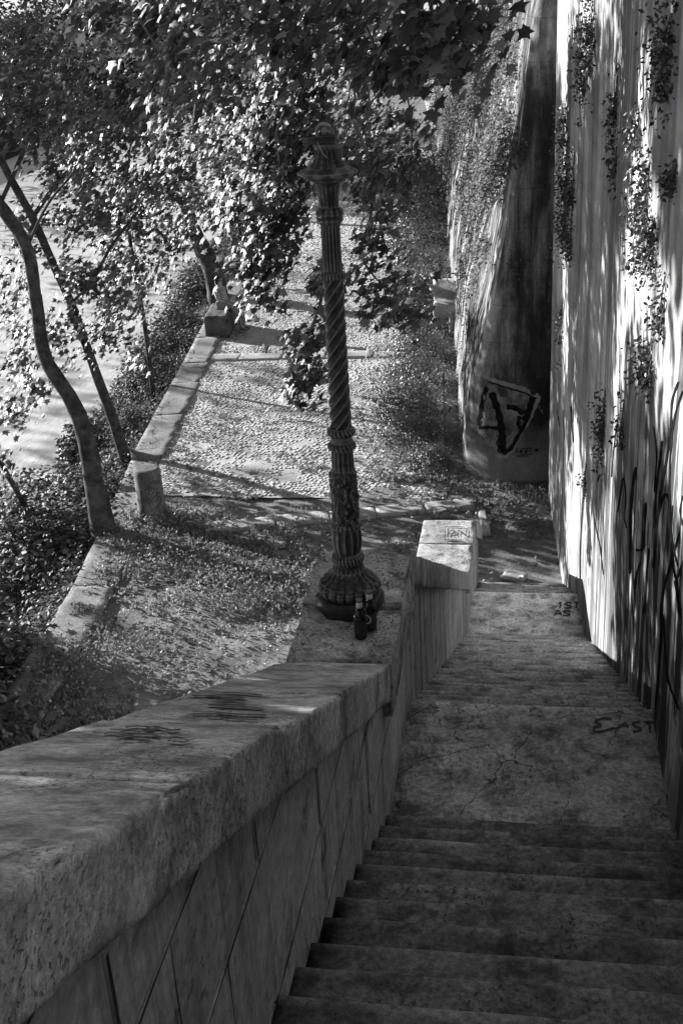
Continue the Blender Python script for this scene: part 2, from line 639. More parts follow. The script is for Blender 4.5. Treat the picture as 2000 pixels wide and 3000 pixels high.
def paint(key, strokes, name, mat, parent, off=.004, dsp=False):
    """painted strokes: [(polyline px, width px)] laid on a real surface"""
    mb = MB()
    for pts, wd in strokes:
        P = np.array(pts, float)
        if dsp: P = P * DS; wd = wd * DS
        Q = spline(P, 6) if len(P) > 2 else np.array([P[0] + (P[1] - P[0]) * t for t in np.linspace(0, 1, 9)])
        t = np.gradient(Q, axis=0)
        nn = np.stack([-t[:, 1], t[:, 0]], 1)
        nn /= np.linalg.norm(nn, axis=1, keepdims=True) + 1e-9
        ww = wd * .5 * (1 + .18 * np.sin(np.arange(len(Q)) * 1.3 + len(Q)))
        ww[0] *= .75; ww[-1] *= .75
        A, B = [], []
        for q, n_, h in zip(Q, nn, ww):
            a = hit(key, *(q + n_ * h)); b = hit(key, *(q - n_ * h))
            if a is None or b is None: continue
            A.append(a[0] + a[1] * off); B.append(b[0] + b[1] * off)
        if len(A) < 2: continue
        V = np.array([p for ab in zip(A, B) for p in ab])
        mb.add(V, [np.array([(2 * i, 2 * i + 1, 2 * i + 3, 2 * i + 2) for i in range(len(A) - 1)])])
    if mb.n == 0: return None
    o = mb.build(name, mat, parent)
    return o


# ------------------------------------------------------------------ ground, path, kerb, bank, river
KY = [-30, 8, 12.5, 15, 18.5, 20.5, 25.7, 28.8, 38, 60, 100, 220]
KX = [-5.6, -6.2, -6.55, -6.75, -7.27, -7.6, -8.15, -8.53, -9.5, -11.8, -16, -29]
def kx(y): return np.interp(y, KY, KX)                        # outer edge of the quay kerb
QY = [18.9, 20.1, 30, 50, 69, 100, 220]
QX = [-1.05, -1.2, -1.95, -3.5, -5.3, -8.6, -22]
def qx(y): return np.interp(y, QY, QX)                        # foot of the quay wall

# ground sheet (soil) between the kerb and the walls
gy = np.concatenate([np.arange(-25, 9, 2.), np.arange(9, 24, .16), np.arange(24, 50, .5), np.arange(50, 222, 6.)])
gu = np.linspace(0, 1, 70)
GV = []
for yy in gy:
    x0, x1 = kx(yy) + .12, (6. if yy < 19 else qx(yy) + 2.5)
    xs = x0 + (x1 - x0) * gu
    GV.append(np.stack([xs, np.full_like(xs, yy), np.zeros_like(xs)], 1))
GV = np.concatenate(GV)
gn = fbm(GV, 1.3, 5, 3)
GV[:, 2] = -.035 + .03 * gn * (GV[:, 1] < 45)
m_ = len(gu)
gf = np.array([(i * m_ + j, i * m_ + j + 1, (i + 1) * m_ + j + 1, (i + 1) * m_ + j) for i in range(len(gy) - 1) for j in range(m_ - 1)])
tag(link('ground', mesh_np('ground', GV, [gf], True), M_SOIL), kind='structure')

# bank sloping down from the kerb to the river
by = np.concatenate([np.arange(-30, 60, .5), np.arange(60, 222, 5.)])
bo = np.array([.02, -.3, -.8, -1.5, -2.3, -3.1, -3.9, -5.2])
bz = np.array([-.2, -.35, -.6, -1.05, -1.7, -2.4, -3.05, -3.9])
BV = []
for yy in by:
    BV.append(np.stack([kx(yy) + bo, np.full(8, yy), bz], 1))
BV = np.concatenate(BV)
BV[:, 2] += .12 * fbm(BV, 1.1, 4, 5) * (np.tile(np.arange(8), len(by)) > 0)
bf = np.array([(i * 8 + j, (i + 1) * 8 + j, (i + 1) * 8 + j + 1, i * 8 + j + 1) for i in range(len(by) - 1) for j in range(7)])
tag(link('river_bank', mesh_np('river_bank', BV, [bf], True), M_BANK), kind='structure')
ZW = -2.8
wv = np.array([(-900, -300, ZW), (8, -300, ZW), (8, 3000, ZW), (-900, 3000, ZW)], float)
tag(link('river', mesh_np('river', wv, [np.array([(0, 1, 2, 3)])]), water_mat()), kind='structure')
fb = []
fy = np.arange(-200, 1400, 12.)
for yy in fy:
    x0 = -33 - .07 * yy + 2 * math.sin(yy * .05)
    fb += [(x0, yy, ZW - .5), (x0 - 5, yy, ZW + 2.5), (x0 - 14, yy, 3.5), (x0 - 900, yy, 9.)]
ff = np.array([(i * 4 + j, (i + 1) * 4 + j, (i + 1) * 4 + j + 1, i * 4 + j + 1) for i in range(len(fy) - 1) for j in range(3)])
tag(link('far_bank_ground', mesh_np('far_bank_ground', np.array(fb), [ff], True), M_BANK), kind='structure')

# kerb stones along the quay edge
mb = MB()
yy = 4.
k = 0
while yy < 64:
    ln = random.uniform(1.5, 2.6)
    a = np.array([kx(yy), yy]); bb = np.array([kx(yy + ln), yy + ln])
    ang = math.atan2(-(bb[0] - a[0]), bb[1] - a[1])
    V, fc = rough_box((0, 0, 0), (.64, ln - .002, .34), (8, 20, 4), .016, .006, 5., k, .03)
    ca, sa = math.cos(ang), math.sin(ang)
    V = V @ np.array([[ca, sa, 0], [-sa, ca, 0], [0, 0, 1]])
    mid = (a + bb) / 2
    dz = random.uniform(-.02, .015) + (-.07 if 15.4 < yy < 20 else 0)
    V += np.array([mid[0] + .32 + random.uniform(-.02, .02), mid[1], -.12 + dz])
    mb.add(V, fc)
    yy += ln
    k += 1
tag(mb.build('kerb', M_KERB), kind='structure')

# cobbled path: low stone domes set in soil
def cobbles(y0, y1, sp, zoff=0.):
    P = []
    ys = np.arange(y0, y1, sp)
    for i, yy in enumerate(ys):
        x0, x1 = kx(yy) + .66, qx(yy) - .35
        n = int((x1 - x0) / sp)
        xs = x0 + (np.arange(n) + .5 * (i % 2)) * sp
        P.append(np.stack([xs, yy + .16 * np.abs(np.sin((xs - x0) * 1.9)), np.zeros(n)], 1))
    P = np.concatenate(P)
    P[:, :2] += rng.normal(0, sp * .17, (len(P), 2)) + .09 * .9 * np.stack([fbm(P, .8, 3, 91), fbm(P, .8, 3, 92)], 1)
    keep = (rng.random(len(P)) > .06) & (fbm(P, 1.4, 4, 93) > -.75)
    P = P[keep]
    P[:, 2] = -.006 + .018 * fbm(P, .9, 4, 8) + rng.normal(0, .004, len(P))
    n = 8
    a = np.arange(n) / n * 2 * math.pi + math.pi / 8
    sq = 1 / np.maximum(np.abs(np.cos(a)), np.abs(np.sin(a))) * .5 + .5
    r0_, r1_, = sp * .53 * sq, sp * .43 * sq
    T = np.vstack([np.stack([r0_ * np.cos(a), r0_ * np.sin(a), np.full(n, -.03)], 1),
                   np.stack([r1_ * np.cos(a), r1_ * np.sin(a), np.full(n, .006)], 1), [[0, 0, .009]]])
    nv = len(T)
    tilt = rng.normal(0, .11, (len(P), 2))
    sc = rng.uniform(.7, 1.12, len(P))
    V = T[None] * sc[:, None, None] + P[:, None]
    V[:, :, 2] += T[None, :, 0] * tilt[:, 0:1] + T[None, :, 1] * tilt[:, 1:2]
    V = V.reshape(-1, 3)
    V[:, 2] += zoff
    q = np.array([(j, (j + 1) % n, n + (j + 1) % n, n + j) for j in range(n)])
    t = np.array([(n + j, n + (j + 1) % n, 2 * n) for j in range(n)])
    base = (np.arange(len(P)) * nv)[:, None, None]
    return V, [(q[None] + base).reshape(-1, 4), (t[None] + base).reshape(-1, 3)]


mb = MB()
mb.add(*cobbles(18.2, 36, .078))
mb.add(*cobbles(36, 70, .16))
py_ = np.concatenate([np.arange(18.2, 36, .12), np.arange(36, 72, .4)])
pu = np.linspace(0, 1, 56)
PB = np.concatenate([np.stack([kx(q) + .6 + (qx(q) - .3 - kx(q) - .6) * pu, np.full(56, q), np.zeros(56)], 1) for q in py_])
PB[:, 2] = -.006 + .018 * fbm(PB, .9, 4, 8) + .0005
mb.add(PB, [np.array([(i * 56 + j, i * 56 + j + 1, (i + 1) * 56 + j + 1, (i + 1) * 56 + j) for i in range(len(py_) - 1) for j in range(55)])])
tag(mb.build('cobbled_path', M_COBBLE), kind='structure')


def strip(p0, p1, wd, name, seed):
    mb = MB()
    p0, p1 = np.array(p0), np.array(p1)
    d = p1 - p0
    LN = np.linalg.norm(d)
    ang = math.atan2(d[1], d[0])
    t = 0.
    k = seed
    while t < LN - .2:
        ln = min(random.uniform(.7, 1.25), LN - t)
        V, fc = rough_box((0, 0, 0), (ln - .01, wd * random.uniform(.9, 1.03), .16), (14, 6, 3), .012, .005, 6., k, .03)
        ca, sa = math.cos(ang), math.sin(ang)
        V = V @ np.array([[ca, sa, 0], [-sa, ca, 0], [0, 0, 1]])
        c = p0 + d / LN * (t + ln / 2)
        V += np.array([c[0], c[1], -.058 + random.uniform(-.008, .006)])
        mb.add(V, fc)
        t += ln
        k += 1
    tag(mb.build(name, M_STRIP), kind='structure')


strip(daz(470, 1212)[:2], daz(1110, 1152)[:2], .38, 'paving_strip', 40)
strip(daz(468, 822)[:2], daz(930, 813)[:2], .5, 'paving_strip', 60)

# ------------------------------------------------------------------ staircase
stairs = thing('stone_staircase', 'worn stone staircase going down between the parapet and the tall pale wall', 'staircase', (0, 0, 0))


def step(y0, y1, z, name, seed, segy=8, h=.3, light_tone=0.):
    x1 = min(wallx(y0), wallx(y1)) + .05
    V, fc = rough_box(((XL + x1) / 2 - .03, (y0 + y1) / 2, z - h / 2), (x1 - XL + .1, y1 - y0, h), (44, segy, 6), .006, .0012, 9., seed, .012)
    # hollow worn by feet
    xx = (V[:, 0] - (XL + XR) / 2) / .7
    wear_and_light = np.exp(-(xx / .55) ** 2) * .004
    top = V[:, 2] > z - .05
    V[top, 2] -= wear_and_light[top] + .0014 * (1 + fbm(V[top], 3., 3, seed + 3))
    rs = np.random.default_rng(seed + 5)
    V[:, 2] += (V[:, 0] - .02) * rs.normal(0, .003) + rs.normal(0, .002)
    me = mesh_np(name, V, fc, False)
    nb = fbm(V, 5., 4, seed + 40)
    dfront = y1 - V[:, 1] + .006 * nb
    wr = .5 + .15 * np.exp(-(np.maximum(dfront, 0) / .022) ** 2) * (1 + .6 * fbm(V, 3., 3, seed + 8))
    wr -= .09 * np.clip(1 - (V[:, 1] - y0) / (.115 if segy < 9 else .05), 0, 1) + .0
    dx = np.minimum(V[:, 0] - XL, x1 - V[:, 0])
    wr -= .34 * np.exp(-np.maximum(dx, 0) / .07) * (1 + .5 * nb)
    wr += rs.uniform(-.07, .07) + light_tone  # random variation, plus painted shade on near steps and painted wall bounce lower down
    at = me.attributes.new('wear_and_light', 'FLOAT', 'POINT')
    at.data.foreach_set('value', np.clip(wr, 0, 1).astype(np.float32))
    link(name, me, M_LAND if name == 'landing' else M_STEP, stairs)
    return V, fc


TR = .2253
svf = MB()
y = YA1
z = ZA1
k = 0
n1 = 22
for i in range(n1):                                    # first flight, counted up from the landing
    z += ST * TR
    V, fc = step(y - TR, y + .02, z, 'step', k, light_tone=-.17); k += 1
    y -= TR
V, fc = step(YA1, YB1, ZA1 - .004, 'landing', 200, 26, light_tone=.0); svf.add(V, fc)
n2 = 27
t2 = (YA2 - YB1) / (n2 - 1)
for i in range(1, n2):
    z = ZB1 + (ZA2 - ZB1) * i / n2
    V, fc = step(YB1 + t2 * (i - 1) - .02, YB1 + t2 * i, z, 'step', 300 + i, light_tone=.06 + .3 * i / n2)
V, fc = step(YA2 - .02, YB2, ZA2 - .004, 'landing', 400, 26, light_tone=.48); svf.add(V, fc)  # bounce from the pale wall put into the landing's colour
for i in range(1, 7):
    z = ZB2 * (1 - i / 7)
    t3 = (YA3 - YB2) / 6
    step(YB2 + t3 * (i - 1) - .02, YB2 + t3 * i, z, 'step', 500 + i)
# solid core under the flights
sy = [-1.0, YA1, YB1, YA2, YB2, YA3 - .05]
cv = []
for yq in sy:
    zt = stair_z(yq) - .16
    cv += [(XL - .04, yq, zt), (wallx(yq) + .03, yq, zt), (wallx(yq) + .03, yq, -.4), (XL - .04, yq, -.4)]
cf = []
for i in range(len(sy) - 1):
    for j in range(4):
        cf.append((i * 4 + j, i * 4 + (j + 1) % 4, (i + 1) * 4 + (j + 1) % 4, (i + 1) * 4 + j))
cf += [(3, 2, 1, 0), tuple(20 + j for j in range(4))]
link('stair_core', mesh_np('stair_core', np.array(cv), [np.array(cf)]), M_MORTAR, stairs)
bvh_add('stairs', np.concatenate(svf.v), svf.f)


def text_strokes(txt, x, y, w, h, gap=.25, shear=0., slope=0.):
    """simple stroke letters in pixel space"""
    G = {'E': [[(1, 0), (.1, .05), (0, .3), (.5, .45), (.05, .6), (0, .9), (1, 1)]],
         'A': [[(0, 1), (.5, 0), (1, 1)], [(.2, .62), (.8, .62)]],
         'S': [[(1, .1), (.4, 0), (.05, .25), (.5, .5), (.95, .75), (.5, 1), (0, .9)]],
         'T': [[(0, 0), (1, 0)], [(.5, 0), (.5, 1)]],
         '1': [[(.2, .2), (.6, 0)], [(.6, 0), (.5, 1)]],
         'P': [[(0, 1), (.05, 0)], [(.05, .05), (.8, .05), (.95, .3), (.6, .55), (.05, .55)]],
         'H': [[(0, 0), (.05, 1)], [(.9, 0), (.95, 1)], [(0, .55), (.95, .5)]],
         'O': [[(.5, 0), (0, .4), (.15, .9), (.6, 1), (1, .6), (.9, .15), (.5, 0)], [(.1, .5), (.9, .5)]],
         'N': [[(0, 1), (.05, 0)], [(.05, 0), (.9, 1)], [(.9, 1), (.95, 0)]],
         'R': [[(0, 1), (0, 0)], [(0, 0), (.8, .05), (.8, .45), (0, .5)], [(.2, .5), (.9, 1)]],
         'Z': [[(0, 0), (1, 0)], [(1, 0), (0, 1)], [(0, 1), (1, 1)]], ' ': []}
    out = []
    for i, ch in enumerate(txt):
        for s in G[ch]:
            out.append([(x + i * w * (1 + gap) + px * w + shear * (1 - py) * h, y + py * h + slope * (i * w * (1 + gap) + px * w)) for px, py in s])
    return out


M_FADE = plain_mat('washed_out_paint', .1, .95, 0., .05, 22)
paint('stairs', [([(1790, 2108), (1765, 2106), (1742, 2116), (1760, 2126), (1738, 2134), (1748, 2146), (1800, 2134)], 6), ([(1800, 2138), (1832, 2118)], 6), ([(1832, 2118), (1838, 2136)], 6), ([(1812, 2130), (1838, 2126)], 4),
                ([(1874, 2116), (1852, 2120), (1858, 2130), (1876, 2138), (1852, 2146)], 6), ([(1882, 2116), (1918, 2118)], 6), ([(1900, 2118), (1902, 2150)], 6)], 'graffiti', M_FADE, stairs, .006)
paint('stairs', [(s, 5) for s in text_strokes('1ST', 1628, 1766, 20, 17, .2, .15, .0)] + [(s, 5) for s in text_strokes('AS', 1622, 1790, 22, 14, .15, .1, .02)],
      'graffiti', M_FADE, stairs, .006)

# ------------------------------------------------------------------ parapet: ashlar wall, coping stones, lamp pier
par = thing('parapet_wall', 'travertine parapet with thick sloping coping on the river side of the stairs', 'wall', (0, 0, 0))
XO = -1.105


def clip(poly, fn):
    out = []
    n = len(poly)
    for i in range(n):
        a, b_ = poly[i], poly[(i + 1) % n]
        fa, fb_ = fn(a), fn(b_)
        if fa >= 0: out.append(a)
        if (fa >= 0) != (fb_ >= 0):
            t = fa / (fa - fb_)
            out.append((a[0] + (b_[0] - a[0]) * t, a[1] + (b_[1] - a[1]) * t))
    return out


ash = MB(); ash2 = MB(); vj = []
zc = [8.2, 7.8, 7.42, 7.05, 6.66, 6.28, 5.91, 5.405, 5.05, 4.62, 4.2, 3.78, 3.4, 3.0, 2.6, 2.2, 1.8, 1.4, 1.0, .6, .2, -.3]
CT = .205                                               # vertical thickness of the coping
for zi in range(len(zc) - 1):
    zt, zb = zc[zi], zc[zi + 1]
    yq = -1.2 + random.uniform(0, .4)
    while yq < 14.9:
        ln = random.uniform(.55, 1.15)
        y1 = min(yq + ln, 14.93)
        vj.append((y1, zb, zt))
        P = [(yq + .005, zb + .006), (y1 - .005, zb + .006), (y1 - .005, zt - .006), (yq + .005, zt - .006)]
        # clip under the coping (piecewise linear, convex pieces) and above the stairs
        segs = [(-6, 4.6), (4.6, 5.76), (5.76, 11.75), (11.75, 13.2), (13.2, 14.95)]
        for s0, s1 in segs:
            Q = clip(P, lambda p: p[0] - s0)
            if len(Q) > 2: Q = clip(Q, lambda p: s1 - p[0])
            if len(Q) > 2:
                za, zb_ = cop_z(s0 + 1e-6), cop_z(s1 - 1e-6)
                Q = clip(Q, lambda p: za + (zb_ - za) * (p[0] - s0) / (s1 - s0) - CT + .02 - p[1])
            if len(Q) > 2: Q = clip(Q, lambda p: p[1] - (stair_z(p[0]) - .5))
            if len(Q) < 3: continue
            Q = np.array(Q)
            c = Q.mean(0)
            pr = random.uniform(.003, .007)
            tl = random.uniform(-.005, .005)
            if c[0] > 5.2: pr, tl = pr * .2, tl * .1
            ins = np.maximum(0, 1 - .005 / (np.linalg.norm(Q - c, axis=1) + 1e-6))[:, None]
            R1 = c + (Q - c) * ins
            n = len(Q)
            xo = XL - .02
            V = np.vstack([np.stack([np.full(n, xo - .02), Q[:, 0], Q[:, 1]], 1), np.stack([np.full(n, XL + pr - .0015), Q[:, 0], Q[:, 1]], 1),
                           np.stack([XL + pr + tl * (R1[:, 1] - c[1]), R1[:, 0], R1[:, 1]], 1)])
            tgt = ash2 if c[0] > 5.2 else ash
            tgt.add(V, [np.array([(a_, (a_ + 1) % n, n + (a_ + 1) % n, n + a_) for a_ in range(n)] +
                                 [(n + a_, n + (a_ + 1) % n, 2 * n + (a_ + 1) % n, 2 * n + a_) for a_ in range(n)])])
            tgt.add(np.stack([XL + pr + tl * (R1[:, 1] - c[1]), R1[:, 0], R1[:, 1]], 1), [np.arange(n)[None]])
        yq = y1
jm = MB()
def jstrip(pts, horiz):
    pts = np.array(pts)
    w_ = .0045 * (1 + .7 * fbm(np.stack([pts[:, 0] * 0, pts[:, 0], pts[:, 1]], 1), 9., 3, 71))
    wob = .006 * fbm(np.stack([pts[:, 0] * 0, pts[:, 0], pts[:, 1]], 1), 4., 3, 72)
    o_ = np.array([0, 1]) if horiz else np.array([1, 0])
    a_ = pts + o_ * (wob + w_)[:, None]; b__ = pts + o_ * (wob - w_)[:, None]
    V = np.array([(XL + .0105, p[0], p[1]) for ab in zip(a_, b__) for p in ab])
    jm.add(V, [np.array([(2 * i, 2 * i + 1, 2 * i + 3, 2 * i + 2) for i in range(len(pts) - 1)])])
for zq in zc[1:-1]:
    run = []
    for yq in np.arange(-1.1, 5.2, .06):
        if zq < cop_z(yq) - CT + .0 and zq > stair_z(yq) - .35: run.append((yq, zq))
    if len(run) > 2: jstrip(run, True)
for y1_, zb_, zt_v in vj:
    if y1_ > 5.2: continue
    run = [(y1_, zq) for zq in np.linspace(zb_, zt_v, 9) if zq < cop_z(y1_) - CT + .0 and zq > stair_z(y1_) - .35]
    if len(run) > 2: jstrip(run, False)
jm.build('mortar_joints', M_MORTAR, par)
ash.build('ashlar_facing', M_ASHLAR, par)
ash2.build('stained_facing', M_STAIN, par)
# core of the wall (mortar seen in the joints), outer face
ys_ = [-1.2, 4.6, 5.76, 11.75, 13.2, 14.92]
cv = []
for yq in ys_:
    zt = cop_z(yq) - .1
    cv += [(XL - .012, yq, zt), (XL - .012, yq, -.4), (XO + .04, yq, -.4), (XO + .04, yq, zt)]
cf = [(i * 4 + j, i * 4 + (j + 1) % 4, (i + 1) * 4 + (j + 1) % 4, (i + 1) * 4 + j) for i in range(5) for j in range(4)] + [(3, 2, 1, 0), (20, 21, 22, 23)]
link('wall_core', mesh_np('wall_core', np.array(cv), [np.array(cf)]), M_MORTAR, par)
ov = np.array([(XO + .035, -1.2, cop_z(-1.2) - .15), (XO + .035, 4.6, 4.9), (XO + .035, 5.76, 4.9), (XO + .035, 11.75, 1.7), (XO + .035, 13.2, 1.7), (XO + .035, 14.9, .85),
               (XO + .035, 14.9, -.4), (XO + .035, -1.2, -.4)])
link('outer_face', mesh_np('outer_face', ov, [np.array([(7, 6, 5, 4, 3, 2, 1, 0)])]), M_ASHLAR, par)
cop = MB()


def coping(y0, y1, sl, z_mid, name, seed, x0=XO, x1=XL + .05, th=CT, amp=.003, seg=(14, 18, 6), dx=0., chip=.02):
    V, fc = rough_box(((x0 + x1) / 2 + dx, (y0 + y1) / 2, 0), (x1 - x0, y1 - y0 - .005, th), seg, .009, amp, 6., seed, chip)
    # scalloped lower edge and worn top
    V[:, 2] += z_mid - th / 2 - sl * (V[:, 1] - (y0 + y1) / 2)
    topm = V[:, 2] > (z_mid - sl * (V[:, 1] - (y0 + y1) / 2)) - .06
    V[topm, 2] += .006 * fbm(V[topm], 3.2, 4, seed + 5)
    link(name, mesh_np(name, V, fc), M_ROUGH if 'slab' in name else (M_COPST if y0 > 5.7 else M_COPING), par)
    cop.add(V, fc)


edges = [-1.2, .1, 1.72, 2.45, 3.3, 4.6]
for i in range(len(edges) - 1):
    a, b_ = edges[i], edges[i + 1]
    coping(a, b_, ST, cop_z((a + b_) / 2) + random.uniform(-.006, .006), 'coping_stone', 700 + i, dx=random.uniform(-.006, .006), seg=(36, 90, 12))
coping(4.6, 5.12, 0, 5.062, 'pier_slab', 720, x0=XO - .005, x1=XL + .055, th=.3, seg=(22, 22, 6))
coping(5.135, 5.77, 0, 5.07, 'pier_slab', 721, x0=XO - .03, x1=XL + .05, th=.3, amp=.016, seg=(26, 28, 6), chip=.12)
edges = np.linspace(5.77, 11.75, 9)
sl2 = (5.06 - 1.87) / (11.75 - 5.76)
for i in range(8):
    a, b_ = edges[i], edges[i + 1]
    coping(a, b_, sl2, cop_z((a + b_) / 2), 'coping_stone', 730 + i, seg=(8, 10, 5))
coping(11.75, 12.52, 0, 1.87, 'end_slab', 750, x0=-1.26, x1=-.62, th=.26, seg=(16, 18, 6))
coping(12.54, 13.22, 0, 1.865, 'end_slab', 751, x0=-1.26, x1=-.62, th=.26, seg=(16, 18, 6))
for i in range(2):
    coping(13.23 + .86 * i, 14.07 + .88 * i, .497, cop_z(13.65 + .87 * i), 'coping_stone', 760 + i, x0=-1.2, x1=-.6, seg=(8, 10, 5))
bvh_add('coping', np.concatenate(cop.v), cop.f)
bvh_add('ashlar', np.concatenate(ash.v), ash.f)
# scratched and sprayed marks on the parapet
c7 = 1 / 1.568
M_FAINT = plain_mat('weathered_black_marks', .13, .95, 0., .07, 30)
sc_ = []
rq = random.Random(3)
for i in range(17):
    x0 = 900 + rq.uniform(-90, 160); y0 = 40 + i * 8.5 + rq.uniform(-5, 5)
    w0 = rq.uniform(60, 260)
    sc_.append(([(x0, y0), (x0 + w0 * .4, y0 + rq.uniform(-2, 7)), (x0 + w0, y0 + w0 * .05 + rq.uniform(-3, 3))], rq.uniform(1.4, 4.2)))
for i in range(16):
    x0 = 470 + rq.uniform(0, 340); y0 = 225 + rq.uniform(-25, 55)
    w0 = rq.uniform(40, 190)
    sc_.append(([(x0, y0), (x0 + w0 * .3, y0 + rq.uniform(-9, 5)), (x0 + w0 * .7, y0 + rq.uniform(-4, 9)), (x0 + w0, y0 + rq.uniform(-6, 10))], rq.uniform(1.5, 5)))
paint('coping', [([(a * c7, 2000 + b_ * c7) for a, b_ in p], wd) for p, wd in sc_], 'graffiti', M_FAINT, par, .007)
paint('coping', [(s, 3.) for s in text_strokes('AN', 1310, 1555, 26, 18, .2)] + [([(1303, 1545), (1303, 1580)], 2), ([(1303, 1545), (1360, 1546)], 2), ([(1300, 1584), (1352, 1585)], 4)],
      'graffiti', M_FADE, par, .012)
# ------------------------------------------------------------------ tall wall on the right
TW = thing('embankment_wall', 'tall sunlit pale plaster wall with rain streaks and sprayed paint beside the stairs', 'wall', (0, 0, 0))
wy = np.concatenate([np.arange(-7, 18.4, .35), [18.4]])
wz = np.arange(-.5, 15.1, .35)
WV = []
for a in wy:
    for b_ in wz:
        WV.append((wallx(a), a, b_))
WV = np.array(WV)
inn = (WV[:, 1] < 18.2)
WV[:, 0] += .008 * fbm(WV, .9, 4, 77) * inn
nzz = len(wz)
wf = np.array([(i * nzz + j, i * nzz + j + 1, (i + 1) * nzz + j + 1, (i + 1) * nzz + j) for i in range(len(wy) - 1) for j in range(nzz - 1)])
bvh_add('wall', WV, [wf])
mb = MB()
mb.add(WV, [wf])
xa = wallx(18.4)
mb.add(np.array([(xa, 18.4, -.5), (xa + 3, 18.4, -.5), (xa + 3, 18.4, 15), (xa, 18.4, 15), (4, -7, 15), (4, -7, -.5), (.716, -7, -.5), (.716, -7, 15)], float),
       [np.array([(0, 1, 2, 3), (4, 5, 6, 7), (3, 2, 4, 7), (1, 5, 4, 2)])])
mb.build('plaster_face', wall_mat(), TW)


def c5(pts): return [(1600 + a / 3.36, 1100 + b_ / 3.36) for a, b_ in pts]


g_ = [(c5([(1300, 60), (1240, 250), (1225, 500), (1200, 720), (1170, 900), (1150, 1000)]), 9),
      (c5([(1345, 150), (1265, 400), (1228, 700), (1212, 1000), (1215, 1400), (1228, 1700), (1278, 1990), (1344, 1830)]), 8),
      (c5([(1050, 1900), (1075, 1650), (1090, 1430), (1130, 1260), (1180, 1165), (1212, 1260)]), 10),
      (c5([(1110, 1330), (1120, 1180), (1150, 1010), (1170, 880)]), 12),
      (c5([(1344, 1180), (1318, 1330), (1344, 1480)]), 7), (c5([(1300, 2352), (1290, 2100), (1240, 1830)]), 7),
      (c5([(1140, 640), (1130, 760), (1110, 900), (1080, 1150), (1062, 1500)]), 9), (c5([(1060, 500), (1085, 800), (1060, 1150)]), 5),
      (c5([(640, 1000), (660, 750), (700, 480), (740, 650), (750, 700)]), 5), (c5([(750, 715), (790, 690)]), 5),
      (c5([(700, 1350), (735, 1120), (760, 1010), (780, 1180), (770, 1400), (790, 1500)]), 6),
      (c5([(520, 980), (505, 1050)]), 6),
      (c5([(560, 1960), (530, 1700), (500, 1560), (470, 1400)]), 5), (c5([(820, 1950), (830, 1700), (830, 1400), (850, 1100), (880, 900)]), 13),
      (c5([(880, 1720), (950, 1700), (960, 1500), (980, 1250)]), 12), 
      (c5([(860, 2340), (880, 2000), (930, 1830)]), 8), (c5([(960, 2340), (985, 2000), (1010, 1700)]), 8),
      (c5([(240, 300), (250, 480), (265, 660)]), 7), (c5([(105, 340), (130, 500)]), 4), (c5([(160, 350), (180, 640)]), 3),
      ([(1920, 2070), (1935, 1900), (1940, 1750), (1990, 1560)], 9), ([(1990, 2080), (1955, 1980), (1942, 1800)], 8),
      ([(1985, 1660), (1965, 1560), (1970, 1480)], 6), ([(1998, 1830), (1975, 1700)], 6)]
paint('wall', [(p, w_ * .62) for p, w_ in g_], 'graffiti', M_PAINT, TW, .004)

# ------------------------------------------------------------------ quay wall with its rounded battered end
QW = thing('quay_wall', 'battered stone quay wall ending in a rounded dark buttress with graffiti', 'wall', (0, 0, 0))
zz_ = np.concatenate([[-.3, 0], np.arange(.3, 14.1, .3)])
QC = [day(u, v, 19.15) for u, v in ((1060, 1000), (1085, 850), (1118, 720), (1145, 600), (1163, 480), (1185, 350), (1204, 230), (1219, 120), (1237, 0))]
QCZ = [0., .55] + [float(p[2]) for p in QC[1:]] + [14.]
QCX = [-1.13, -1.1] + [float(p[0]) for p in QC[1:]] + [float(QC[-1][0]) + .55]
if QCZ[2] < .6: QCZ[1] = QCZ[2] * .5
def q_level(zq):
    zc_ = max(zq, 0.)
    xc = float(np.interp(zc_, QCZ, QCX))
    yf = 18.88 + .045 * zc_
    R_ = float(np.interp(zc_, [0, .7, 1.8, 3.5, 14], [.95, .8, .38, .2, .15]))
    pts = [(x, yf) for x in np.linspace(1.7, xc + R_, 10)[:-1]]
    for a_ in np.linspace(0, 1, 14):
        th = a_ * math.pi / 2
        pts.append((xc + R_ - R_ * math.sin(th), yf + R_ - R_ * math.cos(th)))
    y0_ = yf + R_
    for yq in np.concatenate([np.linspace(y0_ + .35, 24, 8), np.arange(24.3, 50, .35), np.arange(51, 110, 4.)]):
        pts.append((xc + float(qx(yq) - qx(19.8)), yq))
    return np.array(pts)
LV = [q_level(zq) for zq in zz_]
P2 = LV[2]
t = np.gradient(P2, axis=0)
nn = np.stack([-t[:, 1], t[:, 0]], 1)
nn /= np.linalg.norm(nn, axis=1, keepdims=True)
QV = np.array([(LV[j][i][0], LV[j][i][1], zz_[j]) for i in range(len(P2)) for j in range(len(zz_))])
nrm = np.repeat(nn, len(zz_), axis=0)
rough = np.clip(-nrm[:, 0], 0, 1) ** 2
dsp = .03 * fbm(QV, .9, 4, 21) + .018 * fbm(QV, 3.4, 4, 22) + rough * .04 * fbm(QV * np.array([1, 1, .14]), 3.6, 4, 27)
QV[:, 0] += nrm[:, 0] * dsp; QV[:, 1] += nrm[:, 1] * dsp
n_ = len(zz_)
qf = np.array([(i * n_ + j, (i + 1) * n_ + j, (i + 1) * n_ + j + 1, i * n_ + j + 1) for i in range(len(P2) - 1) for j in range(n_ - 1)])
bvh_add('quay', QV, [qf])
mb = MB(); mb.add(QV, [qf])
tp = len(zz_) - 1
topi = np.arange(len(P2)) * n_ + tp
tv = QV[topi]; tv2 = tv + np.array([6., 0, .0])
